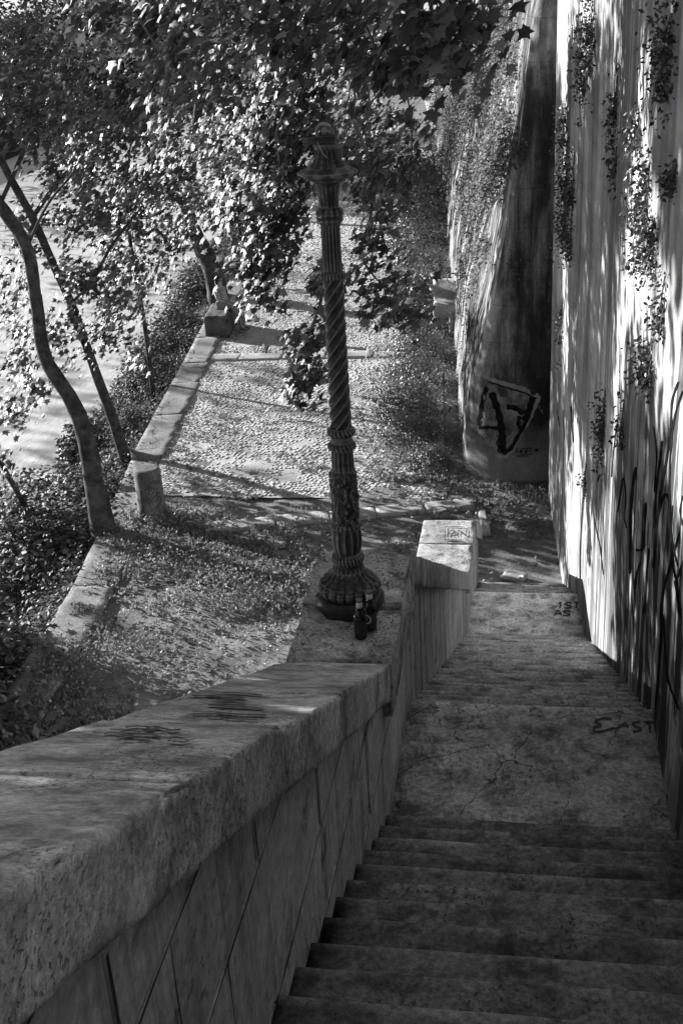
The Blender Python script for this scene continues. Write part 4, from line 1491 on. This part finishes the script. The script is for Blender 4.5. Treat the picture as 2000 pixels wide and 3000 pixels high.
tag(link('far_bank_woodland', mesh_np('far_bank_woodland', V, fc), M_FARLEAF), kind='stuff')

# ------------------------------------------------------------------ shrubs
def shrub_proto(name, r, h, n, size, mat, seed, kind='oval'):
    rs = np.random.default_rng(seed)
    root = thing(name, None, 'shrub', (0, 0, 0))
    m = n // 12
    d = rs.normal(0, 1, (m, 3)); d /= np.linalg.norm(d, axis=1, keepdims=True); d[:, 2] = np.abs(d[:, 2])
    lob = 1 + .28 * fbm(d * 2.0 + seed, 1.3, 3, seed)
    C_ = d * np.array([r, r, h]) * (rs.uniform(.25, 1, m) ** .45 * lob)[:, None]
    st = MB()
    for q in C_[::9]:
        st.add(*tube(spline([(rs.normal(0, .08), rs.normal(0, .08), -.15), q * .5 + rs.normal(0, .05, 3), q], 3), np.linspace(.012, .004, 7), 5))
    P = np.repeat(C_, 12, axis=0) + rs.normal(0, .075, (m * 12, 3))
    P[:, 2] = np.maximum(P[:, 2], -.1)
    out = np.repeat(d, 12, axis=0) * .8
    V, fc = leaves(P, size, kind, up=.3, droop=.25, out=out, seed=seed)
    two_mats('foliage', MB().add(V, fc), mat, st, M_TWIG, root)
    return root


protos = {'bank': shrub_proto('bank_shrub', .9, .9, 3600, .085, M_BUSH, 1), 'hedge': shrub_proto('wall_foot_shrub', .75, .6, 3600, .06, M_HEDGE, 2),
          'broad': shrub_proto('broad_leaf_shrub', .9, 1.0, 1500, .12, M_LEAF, 3, 'lobed')}
used = set()


def shrub(kind, x, yq, z, s, label, group, sz=1.):
    p = protos[kind]
    o = p if kind not in used else copy_tree(p)
    used.add(kind)
    o.location = (x, yq, z)
    o.rotation_euler = (0, 0, random.uniform(0, 6.28))
    o.scale = (s * random.uniform(.9, 1.1), s, s * sz)
    tag(o, label, 'shrub', group)


gb = 'shrubs on the river bank below the kerb'
def onbank(y_, d): return float(kx(y_) - d), y_, float(np.interp(d, -bo[::1], bz)) + .0
for kd, y_, d, s_, lab in (
        ('bank', 16.9, 1.1, 1.5, 'round shrub directly left of the thick mottled trunk'), ('bank', 18.6, .8, 1.1, 'shrub between the thick trunk and the slender leaning trunk'),
        ('bank', 19.6, 1.9, 1.4, 'shrub on the water side of the slender leaning trunk'), ('bank', 22.6, .55, .8, 'sunlit shrub against the kerb between slender trunk and sapling'),
        ('bank', 26.3, .8, 1.0, 'shrub just behind the thin straight sapling'), ('bank', 28.8, 1.0, 1.2, 'tall shrub beside the stone block seat'),
        ('bank', 31.3, 1.1, 1.25, 'shrub on the water side of the seated person'), ('bank', 35.5, 1.0, 1.3, 'shrub beyond the stout dark trunk'),
        ('bank', 39, 1.1, 1.4, 'farthest bank shrub by the narrowing kerb'),
        ('broad', 15.2, 2.3, .7, 'broad leaved shrub at the water side of the lower left sapling'), ('broad', 13.0, .45, .8, 'broad leaved shrub at the left picture edge below the sapling stem'),
        ('bank', 12.0, .9, 1.5, 'shaded shrub in the lower left corner beside the kerb'), ('broad', 15.6, 1.7, .9, 'broad leaved shrub low on the bank under the thick trunk'),
        ('bank', 10.3, .5, 1.9, 'darkest shrub against the parapet foot at the left edge'), ('broad', 23.4, 1.7, .9, 'broad leaved shrub at the water line by the sapling')):
    x, yq, z = onbank(y_, d)
    shrub(kd, x, yq, z - .1, s_, lab, gb, 1.0 if kd != 'bank' else .95)
gh = 'shrubs along the foot of the quay wall'
for yq, dx, s_, lab in ((19.7, -.55, .6, 'low shrub at the foot of the rounded buttress'), (21.2, -.9, .8, 'shrub left of the buttress graffiti'), (22.8, -1.05, 1.0, 'sunlit shrub where the path narrows beside the buttress'),
                        (24.6, -.95, .95, 'shrub between the buttress and the pale paving strip'), (26.6, -.9, 1.0, 'shrub at the right end of the far paving strip'), (28.3, -.95, .7, 'shrub in front of the broken stone block'),
                        (30.4, -.9, 1.1, 'shrub just behind the broken stone block'), (33, -1.0, 1.25, 'shrub below the iron mooring ring'), (36.2, -1.1, 1.3, 'shrub beyond the mooring ring'),
                        (40, -1.2, 1.5, 'tall shrub mid way along the far quay wall'), (44.5, -1.2, 1.7, 'sunlit shrub against the far ivy wall'), (50, -1.3, 1.8, 'far shrub below the bright wall edge'), (57, -1.4, 2.0, 'farthest shrub at the foot of the quay wall')):
    shrub('hedge', float(qx(yq)) + dx, yq, 0, s_, lab, gh, 1.1)

# ------------------------------------------------------------------ weeds and grass (nobody could count them)
def weeds():
    r = np.random.default_rng(31)
    out = MB()
    def scatter(n, y0, y1, dens, size, kind, hgt, per=16):
        m = n // per
        yq = y0 + (y1 - y0) * r.random(m) ** 1.15
        a = r.random(m)
        x1 = np.where(yq < 18.9, np.where(yq < 13.3, XO - .05, .3), qx(yq) - .15)
        x0 = kx(yq) + .25
        C_ = np.stack([x0 + (x1 - x0) * a, yq, np.zeros(m)], 1)
        bare = (C_[:, 1] > 14.8) & (C_[:, 1] < 17.0 - .5 * (C_[:, 0] + .6)) & (C_[:, 0] > -.75) & (C_[:, 0] < .42)
        C_ = C_[(r.random(m) < dens(C_, a, yq)) & ~(bare & (r.random(m) < .93))]
        hh = hgt * np.clip(.6 + fbm(C_, 1.1, 3, 14), .15, 1.6)
        k = len(C_)
        O = r.normal(0, 1, (k, per, 3)) * np.array([.35, .35, 0]) * (hh[:, None, None] + .04)
        O[:, :, 2] = r.random((k, per)) ** 1.3 * hh[:, None]
        P = (C_[:, None] + O).reshape(-1, 3)
        d = O.reshape(-1, 3) / (np.linalg.norm(O.reshape(-1, 3), axis=1, keepdims=True) + 1e-6)
        out.add(*leaves(P, size, kind, up=-.2, droop=-.7, out=d * np.array([.7, .7, .2]), seed=int(n) % 97))
    nz1 = lambda P: np.clip(.5 + 1.1 * fbm(P, .75, 4, 51), 0, 1)
    # lush weeds along the kerb in the foreground
    scatter(150000, 8.5, 17.6, lambda P, a, yq: np.clip(1.25 - 2.0 * a, 0, 1) * (.25 + .75 * nz1(P)), .05, 'oval', .2)
    scatter(60000, 8.5, 17.9, lambda P, a, yq: .5 * nz1(P) ** 1.5, .032, 'oval', .05)
    # tufts in the joints of the cobbles
    scatter(90000, 18, 40, lambda P, a, yq: np.clip(nz1(P) - .25 + .7 * np.clip(.5 - a, 0, 1), 0, 1) * .75, .035, 'oval', .04)
    scatter(60000, 14.8, 19.2, lambda P, a, yq: np.clip((a - .55) * 2.2, 0, 1) * (.3 + .7 * nz1(P)), .045, 'oval', .1)
    # strip of growth along the wall
    scatter(120000, 18.9, 60, lambda P, a, yq: np.clip((a - .68) * 4.5, 0, 1) * (.35 + .65 * nz1(P)), .06, 'oval', .28)
    scatter(60000, 9, 20, lambda P, a, yq: nz1(P) * np.clip(1.2 - 1.5 * np.abs(a - .5), 0, 1) * .4, .09, 'blade', .05)
    return out


tag(weeds().build('weeds', M_WEED), kind='stuff')
# growth covering the bank
r = np.random.default_rng(8)
n = 60000
yq = 8 + 55 * r.random(n) ** 1.6
d = r.random(n) ** 1.2 * 3.6 + .05
P = np.stack([kx(yq) - d, yq, np.interp(d, -bo, bz)], 1)
P = P[r.random(n) < np.clip(.55 + fbm(P, .9, 3, 61), .1, 1)]
P[:, 2] += r.random(len(P)) * .35
V, fc = leaves(P, .085, 'oval', up=.5, droop=.1, seed=44)
tag(link('bank_undergrowth', mesh_np('bank_undergrowth', V, fc), M_BUSH), kind='stuff')
# pebbles and crumbled stone
mb = MB()
for i in range(700):
    yq = random.uniform(10, 19); a = random.random()
    x = kx(yq) + .4 + a * ((-1.2 if yq < 13.3 else .2) - kx(yq) - .4)
    s_ = random.uniform(.012, .045)
    V, fc = rough_box((0, 0, 0), (s_ * 1.6, s_, s_ * .8), (2, 2, 2), s_ * .3, s_ * .15, 30, i)
    a = random.uniform(0, 3.14)
    V = V @ np.array([[math.cos(a), math.sin(a), 0], [-math.sin(a), math.cos(a), 0], [0, 0, 1]])
    mb.add(V + np.array([x, yq, .005]), fc)
tag(mb.build('gravel', M_STRIP), kind='stuff')

# ------------------------------------------------------------------ ivy on the quay wall, plants on the pale wall
def ivy(label, regs, size, seed, mat=None):
    t_ = thing('ivy', label, 'ivy', (0, 0, 0), 'ivy patches on the quay wall')
    mb = MB()
    r = np.random.default_rng(seed)
    st = MB()
    for (u, v, ru, rv, n, thick) in regs:
        P, O = [], []
        m = n // 10
        for i in range(m):
            a = r.uniform(0, 6.283); rr = math.sqrt(r.random())
            h_ = hit('quay', (u + ru * rr * math.cos(a)) * DS, (v + rv * rr * math.sin(a)) * DS)
            if h_ is None: continue
            p, n_ = h_
            q = p + n_ * r.random() * thick
            for k in range(10):
                P.append(q + r.normal(0, .09, 3) + n_ * .03); O.append(n_)
            if i % 8 == 0: st.add(*tube(spline([p, p + (q - p) * .6 + np.array([0, 0, .08]), q], 3), .006, 5))
        if P:
            mb.add(*leaves(np.array(P), size, 'oval', up=.25, droop=.5, out=np.array(O) * .9, seed=seed + len(P)))
    two_mats('foliage', mb, mat or M_IVY, st, M_TWIG, t_)


ivy('thick ivy curtain high on the quay wall right of the hanging leaves', [(1090, 60, 90, 140, 22000, .25), (1060, 190, 60, 110, 13000, .25), (1040, 300, 45, 70, 5000, .2), (1150, 150, 45, 170, 4200, .12)], .075, 5)
ivy('dark ivy clump bulging from the lit edge of the rounded buttress', [(1125, 400, 42, 75, 5200, .3), (1160, 330, 45, 65, 2000, .15), (1095, 470, 30, 60, 1800, .25), (1105, 560, 25, 60, 900, .18), (1080, 640, 20, 60, 500, .12)], .075, 6)
ivy('sparse ivy strands on the far quay wall near its foot', [(1020, 400, 18, 70, 900, .2), (1000, 200, 25, 60, 1600, .3), (960, 120, 40, 110, 2600, .3)], .12, 7)
ivy('thin ivy scattered along the lit buttress edge above the graffiti', [(1085, 640, 22, 90, 260, .1), (1075, 800, 18, 90, 220, .08), (1200, 120, 22, 90, 300, .1), (1180, 620, 50, 30, 120, .05)], .05, 8)

wp = [(1303, 285, 30, 45, 320, 'small plant at the wall corner high above the buttress shadow'), (1300, 445, 26, 75, 700, 'long hanging plant at the wall corner beside the dark buttress top'),
      (1318, 420, 24, 50, 420, 'dense plant right of the long hanging corner plant'), (1312, 540, 20, 45, 300, 'trailing plant below the long hanging corner plant'),
      (1343, 190, 22, 30, 220, 'tufted plant below the big dark top plant'), (1360, 75, 34, 75, 900, 'big dark bushy plant near the top of the bright wall'),
      (1415, 250, 16, 55, 260, 'narrow plant on the bright wall under the shadow edge'), (1470, 300, 30, 22, 240, 'spreading leafy plant at the edge of the upper shadow'),
      (1486, 470, 30, 70, 760, 'large dark plant right of the brightest stripe'), (1500, 560, 34, 46, 520, 'bushy plant directly under the large dark plant'),
      (1415, 380, 12, 35, 140, 'slim plant in the middle of the wall above the brightest stripe'), (1290, 750, 12, 50, 130, 'thin trailing plant low on the left wall corner'),
      (1495, 830, 34, 40, 300, 'leafy twig plant over the sprayed letters at the right'), (1388, 970, 16, 60, 420, 'single dark plant in the brightest lower stripe'),
      (1525, 700, 14, 50, 200, 'trailing plant near the right picture edge'), (1345, 1100, 8, 28, 90, 'tiny dry plant low in the pale wall stripe'),
      (1550, 400, 16, 26, 160, 'shaded plant at the right edge below the shadow'), (1430, 975, 10, 40, 120, 'small dark tuft among the first paint drips'),
      (1540, 130, 40, 70, 500, 'leafy mass in the dark top right corner')]
for i, (u, v, ru, rv, n, lab) in enumerate(wp):
    r = np.random.default_rng(100 + i)
    h0 = hit('wall', u * DS, v * DS)
    if h0 is None: continue
    t_ = thing('wall_plant', lab, 'wall plant', h0[0], 'plants growing out of the pale wall')
    pm = F / float(np.dot(fw, h0[0] - CAM))
    hx, hz = ru * DS / pm, rv * DS / pm
    m = max(3, n // 9)
    o_ = np.stack([-np.abs(r.normal(0, .42, m)) * hx - .01, r.normal(0, 1., m) * max(hx * 1.6, .05), (r.normal(-.1, .75, m) - .25 * np.abs(r.normal(0, 1, m))) * hz], 1)
    sz = .026 + .0016 * h0[0][1]
    P = np.repeat(o_, 9, axis=0) + r.normal(0, .034, (m * 9, 3))
    P[:, 0] = np.minimum(P[:, 0], -.008)
    V, fc = leaves(P, sz * .95, 'oval', up=.1, droop=.35, out=np.array([-.5, 0, 0]), seed=i)
    lf = MB().add(V, fc)
    st = MB()
    for q in o_[::3]:
        st.add(*tube(spline([(0.004, q[1] * .3, q[2] * .4), q * .6 + np.array([0, 0, .02]), q], 3), np.linspace(.004, .0015, 7), 5))
    for k in range(3):
        y_ = r.normal(0, hx)
        st.add(*tube(spline([(-.006, y_ * .3, hz * 1.3), (-.012, y_, hz * .5), (-.02, y_ * .6, -hz * .3), (-.014, y_ * 1.4, -hz * 1.3)], 4), np.linspace(.005, .0025, 13), 5))
    for k in range(4):
        a = r.uniform(-1.3, 1.3)
        L_ = hz * r.uniform(.8, 2.0) + .2
        st.add(*tube(spline([(0, 0, 0), (-hx * .8, L_ * .4 * math.sin(a), -L_ * .2), (-hx * 1.3, L_ * .8 * math.sin(a), -L_ * .75)], 4), np.linspace(.003, .001, 9), 4))
    two_mats('foliage', lf, M_WALLP, st, M_TWIG, t_)

# ------------------------------------------------------------------ bollard
pb = daz(352, 1190)
bo_ = thing('mooring_bollard', 'round weathered stone bollard with black scribbles at the quay edge', 'bollard', (pb[0], pb[1], 0))
prof = [(-.05, .3), (.05, .285), (.12, .25), (.2, .24), (.5, .228), (.8, .22), (.88, .218), (.915, .205), (.925, .18), (.93, .1)]
pf = []
for (a, b_), (c, d_) in zip(prof[:-1], prof[1:]):
    for q in range(4): pf.append((a + (c - a) * q / 4, b_ + (d_ - b_) * q / 4))
pf.append(prof[-1])
V, fc = lathe(pf, 40)
V[:, :2] *= (1 + .05 * fbm(V, 5, 4, 3) + np.where(V[:, 2] < .25, .16 * fbm(V, 4, 3, 9), 0))[:, None]
link('stone_shaft', mesh_np('stone_shaft', V, fc, True), M_BOLL, bo_)
bvh_add('bol', V + np.array([pb[0], pb[1], 0]), fc)
c8 = lambda pts: [(350 + a / 7.84, 1300 + b_ / 7.84) for a, b_ in pts]
pp = paint('bol', [(c8([(580, 1090), (680, 980), (760, 900), (850, 880)]), 4), (c8([(680, 1060), (740, 1000), (800, 1050), (760, 1150), (690, 1160), (660, 1100)]), 4),
                   (c8([(600, 1220), (680, 1270), (760, 1350)]), 5), (c8([(780, 1240), (850, 1180), (880, 1280), (800, 1330)]), 5), (c8([(620, 1320), (700, 1400)]), 4),
                   (c8([(900, 1200), (960, 1280), (900, 1400), (850, 1500)]), 5)], 'graffiti', M_FADE, None, .006)
if pp:
    pp.parent = bo_
    pp.matrix_parent_inverse = Matrix.Translation(-Vector(bo_.location))

# ------------------------------------------------------------------ stone block seat and the person on it
pc = atz(590, 990, 0)
kdir = math.atan2(-(kx(31) - kx(28)), 3.)
sb = thing('stone_block', 'big weathered stone block used as a seat on the quay kerb', 'stone block', (pc[0] + .36, pc[1] + .72, 0), None, kdir)
V, fc = rough_box((0, 0, .27), (.66, 1.45, .6), (14, 22, 12), .07, .02, 4., 17, .12)
V[:, 2] += .05 * (V[:, 1] > .3) * (V[:, 2] > .4) * 0
link('stone_body', mesh_np('stone_body', V, fc, True), M_DARKBLOCK, sb)


def skin_body(name, verts, edges, radii, mat, parent, root=0, sub=2):
    me = bpy.data.meshes.new(name)
    me.from_pydata([tuple(v) for v in verts], edges, [])
    o = link(name, me, mat, parent)
    md = o.modifiers.new('skin', 'SKIN'); md.use_smooth_shade = True
    for i, r_ in enumerate(radii):
        sv = me.skin_vertices[0].data[i]
        sv.radius = r_ if isinstance(r_, tuple) else (r_, r_)
        sv.use_root = (i == root)
    s2 = o.modifiers.new('sub', 'SUBSURF'); s2.levels = s2.render_levels = sub
    bpy.context.view_layer.update()
    dg = bpy.context.evaluated_depsgraph_get()
    m2 = bpy.data.meshes.new_from_object(o.evaluated_get(dg))
    o.modifiers.clear()
    o.data = m2
    m2.materials.clear(); m2.materials.append(mat)
    return o


M_SKIN = plain_mat('skin', .3, .5, .4, .03, 12)
M_HAIR = plain_mat('dark_hair', .012, .5, .4, .005, 40)
M_JEANS = plain_mat('pale_jeans', .22, .85, .2, .05, 30)
M_SHOE = plain_mat('grey_canvas_shoe', .16, .7, .3, .03, 40)
M_SOLE = plain_mat('white_shoe_sole', .6, .6, .3)
M_SHIRT, nt, b, out = newmat('plaid_shirt')
v = coords(nt, (1, 1, 1))
sep = N(nt, 'ShaderNodeSeparateXYZ'); L(nt, v, sep.inputs[0])
def stripes(c, f_, wd):
    s_ = math_(nt, 'FRACT', math_(nt, 'MULTIPLY', c, f_))
    return math_(nt, 'LESS_THAN', s_, wd)
h1 = stripes(math_(nt, 'ADD', sep.outputs[2], math_(nt, 'MULTIPLY', sep.outputs[0], .3)), 17., .42)
h2 = stripes(math_(nt, 'ADD', sep.outputs[1], math_(nt, 'MULTIPLY', sep.outputs[0], .6)), 17., .42)
L(nt, mix(nt, math_(nt, 'MULTIPLY', math_(nt, 'ADD', h1, h2), .5), .55, .03), b.inputs['Base Color'])
b.inputs['Roughness'].default_value = .9

hp = np.array([pc[0] + .46, pc[1] + .86, 0.])
person = thing('person', 'person in a plaid shirt and pale jeans sitting on the stone block, seen from behind', 'person', hp, None, -.38)
sh = .57
B = [(0, 0, sh + .07), (-.03, 0, sh + .25), (-.07, 0, sh + .42), (-.1, 0, sh + .52), (-.1, .0, sh + .6), (-.09, 0, sh + .7), (-.07, 0, sh + .8),       # 0 pelvis .. 6 head top
     (-.1, .15, sh + .48), (-.2, .23, sh + .26), (-.3, .24, sh + .05), (-.1, -.15, sh + .48), (.02, -.24, sh + .27), (.22, -.2, sh + .2),                 # arms: left props behind, right in lap
     (.03, .09, sh + .06), (.42, .11, sh + .09), (.5, .13, .1), (.03, -.09, sh + .06), (.4, -.1, sh + .08), (.56, -.06, .1), (.60, .14, .05), (.68, -.05, .05)]
E_ = [(0, 1), (1, 2), (2, 3), (3, 4), (4, 5), (5, 6), (3, 7), (7, 8), (8, 9), (3, 10), (10, 11), (11, 12), (0, 13), (13, 14), (14, 15), (0, 16), (16, 17), (17, 18), (15, 19), (18, 20)]
Rr = [.13, .12, .13, .1, .055, .085, .08, .06, .045, .034, .06, .045, .034, .085, .062, .045, .085, .062, .045, .035, .035]
skin_body('body', B, E_, Rr, M_SKIN, person)
# clothes follow the body, a little larger
sv = [0, 1, 2, 3, 7, 8, 10, 11]
mp_ = {q: i for i, q in enumerate(sv)}
V2 = [B[q] for q in sv] + [(-.29, .24, sh + .09), (.17, -.21, sh + .215)]
E2 = [(mp_[a], mp_[b_]) for a, b_ in E_ if a in mp_ and b_ in mp_] + [(mp_[8], 8), (mp_[11], 9)]
skin_body('shirt', V2, E2, [.16, .15, .158, .115, .082, .065, .082, .065, .05, .05], M_SHIRT, person)
sv = [0, 13, 14, 16, 17]
mp_ = {q: i for i, q in enumerate(sv)}
V2 = [B[q] for q in sv] + [(.5, .13, .14), (.555, -.06, .14)]
E2 = [(mp_[a], mp_[b_]) for a, b_ in E_ if a in mp_ and b_ in mp_] + [(mp_[14], 5), (mp_[17], 6)]
skin_body('jeans', V2, E2, [.15, .105, .08, .105, .08, .066, .066], M_JEANS, person)
# hair, face, hands, shoes
hv = [(-.12, 0, sh + .66), (-.115, 0, sh + .74), (-.09, 0, sh + .81), (-.05, 0, sh + .83), (-.15, .01, sh + .56)]
skin_body('hair', hv, [(0, 1), (1, 2), (2, 3), (0, 4)], [.09, .1, .088, .05, .05], M_HAIR, person)
for yq in (.045, -.045):
    MB().add(*tube([(.0, yq, sh + .735), (.012, yq, sh + .735)], [.012, .008], 8)).build('eye', M_HAIR, person)
nm = MB(); nm.add(*tube([(-.01, 0, sh + .74), (.022, 0, sh + .70), (-.005, 0, sh + .69)], [.008, .014, .01], 8)); nm.build('nose', M_SKIN, person)
for s_, base_, dr in ((1, (-.31, .245, sh + .04), (-.06, .015, -.03)), (-1, (.22, -.2, sh + .2), (.07, .05, -.03))):
    hvb = [base_]; he = []; hr = [.03]
    base_ = np.array(base_); dr = np.array(dr)
    sd = np.cross(dr / np.linalg.norm(dr), [0, 0, 1.]); 
    hvb.append(tuple(base_ + dr * .8)); he.append((0, 1)); hr.append(.034)
    for k, (o_, ln) in enumerate(((-.03, .8), (-.01, 1.), (.01, .95), (.028, .7))):
        p1_ = base_ + dr * 1.2 + sd * o_; p2_ = base_ + dr * (1.2 + ln * .6) + sd * o_ * 1.25 + np.array([0, 0, -.012 * k])
        hvb += [tuple(p1_), tuple(p2_)]; i0 = len(hvb) - 2
        he += [(1, i0), (i0, i0 + 1)]; hr += [.011, .008]
    p1_ = base_ + dr * .5 + sd * .045; p2_ = base_ + dr * 1.1 + sd * .06
    hvb += [tuple(p1_), tuple(p2_)]; he += [(0, len(hvb) - 2), (len(hvb) - 2, len(hvb) - 1)]; hr += [.012, .009]
    skin_body('hand', hvb, he, hr, M_SKIN, person, sub=1)
for s_, (x, yq) in ((1, (.5, .13)), (-1, (.56, -.06))):
    V, fc = rough_box((x + .075, yq, .065), (.27, .095, .085), (10, 6, 5), .04, .002, 9, 4)
    V[:, 2] -= np.clip((V[:, 0] - x - .04), 0, 1) * .22 * (V[:, 2] > .05)
    so = link('shoe', mesh_np('shoe', V, fc, True), M_SHOE, person)
    V, fc = rough_box((x + .078, yq, .014), (.285, .102, .026), (10, 6, 2), .012, 0, 9, 4)
    link('sole', mesh_np('sole', V, fc, True), M_SOLE, so)

# ------------------------------------------------------------------ broken stones by the quay wall, ring, slabs
pq = daz(985, 757)
wb = thing('broken_stone_block', 'broken pale stone block with sloping top against the foot of the quay wall', 'stone block', (pq[0] + .42, pq[1] + .8, 0), None, .08)
V, fc = rough_box((0, 0, .28), (.72, 1.5, .66), (14, 18, 10), .03, .03, 3.5, 71, .15)
tp_ = V[:, 2] > .3
V[tp_, 2] += (V[tp_, 1] + .7) * .32 - .1
link('stone_body', mesh_np('stone_body', V, fc), M_STRIP, wb)
pq = daz(1036, 765)
V, fc = tube(spline([(0, 0, -.05), (.01, 0, .2), (.02, .01, .42), (.03, .01, .58)], 5), [.075, .07, .068, .065, .062, .06, .062, .06, .058, .06, .058, .057, .055, .05, .045, .03][:16], 14, .12, 5)
bs = thing('broken_stone_post', 'short pale broken post standing beside the broken stone block', 'post', (pq[0], pq[1] - .1, 0))
link('stone_shaft', mesh_np('stone_shaft', V, fc, True), M_STRIP, bs)
hq = hit('quay', (1200 + 715 / 5.227), 750 + 270 / 5.227)
if hq is not None:
    rp, rn = hq
    rg = thing('mooring_ring', 'dark iron mooring ring hanging on the quay wall above the shrubs', 'ring', rp + rn * .12)
    a = np.linspace(0, 2 * math.pi, 33)
    link('ring', MB().add(*tube(np.stack([.13 * np.cos(a), np.full(33, -.05), .13 * np.sin(a) - .12], 1), .016, 10, cap=False)).mesh('ring', True), M_IRON, rg)
    link('staple', MB().add(*tube([-rn * .2 + np.array([0, 0, .02]), np.array([0, -.05, .012]), np.array([0, -.05, -.01])], .018, 8)).mesh('staple', True), M_IRON, rg)


def slab(name, label, u, v, sx, sy_, sz, rz, seed, mat=M_STRIP, tilt=0.):
    p = daz(u, v)
    t_ = thing(name, label, 'stone', (p[0], p[1], 0), None, rz)
    V, fc = rough_box((0, 0, sz * .35), (sx, sy_, sz), (10, 6, 4), .02, .014, 7., seed, .12)
    V[:, 2] += tilt * V[:, 0]
    link('stone_body', mesh_np('stone_body', V, fc), mat, t_)


slab('fallen_slab', 'flat pale stone slab lying on the dark soil below the last step', 1180, 1327, .36, .24, .07, -.35, 90)
slab('stone_bar', 'narrow pale stone bar lying beside the lower parapet end', 1112, 1205, .13, .85, .08, .12, 91)
slab('rubble_stone', 'pale lump of rubble behind the lower parapet end', 1012, 1187, .26, .2, .16, .4, 92, M_BLOCK)
slab('rubble_stone', 'small grey rubble stone on the weeds left of the lamp post foot', 640, 1255, .3, .16, .07, .3, 93, M_BLOCK)

# far stairs up the quay wall
fp = daz(640, 338)
fs = thing('far_staircase', 'dark flight of steps far along the quay under the leaves', 'staircase', (fp[0], fp[1], 0))
for i in range(9):
    V, fc = rough_box((1.0, .32 * i + .2, .09 + .18 * i - .2), (2.4, .4, .58), (6, 3, 3), .015, .01, 4, i)
    link('step', mesh_np('step', V, fc), M_KERB, fs)
V, fc = rough_box((2.5, .9, .5), (.5, 3.4, 1.3), (4, 10, 6), .03, .02, 3, 4)
V[:, 2] += np.where(V[:, 2] > .4, V[:, 1] * .5 - .4, 0)
link('cheek_wall', mesh_np('cheek_wall', V, fc), M_KERB, fs)
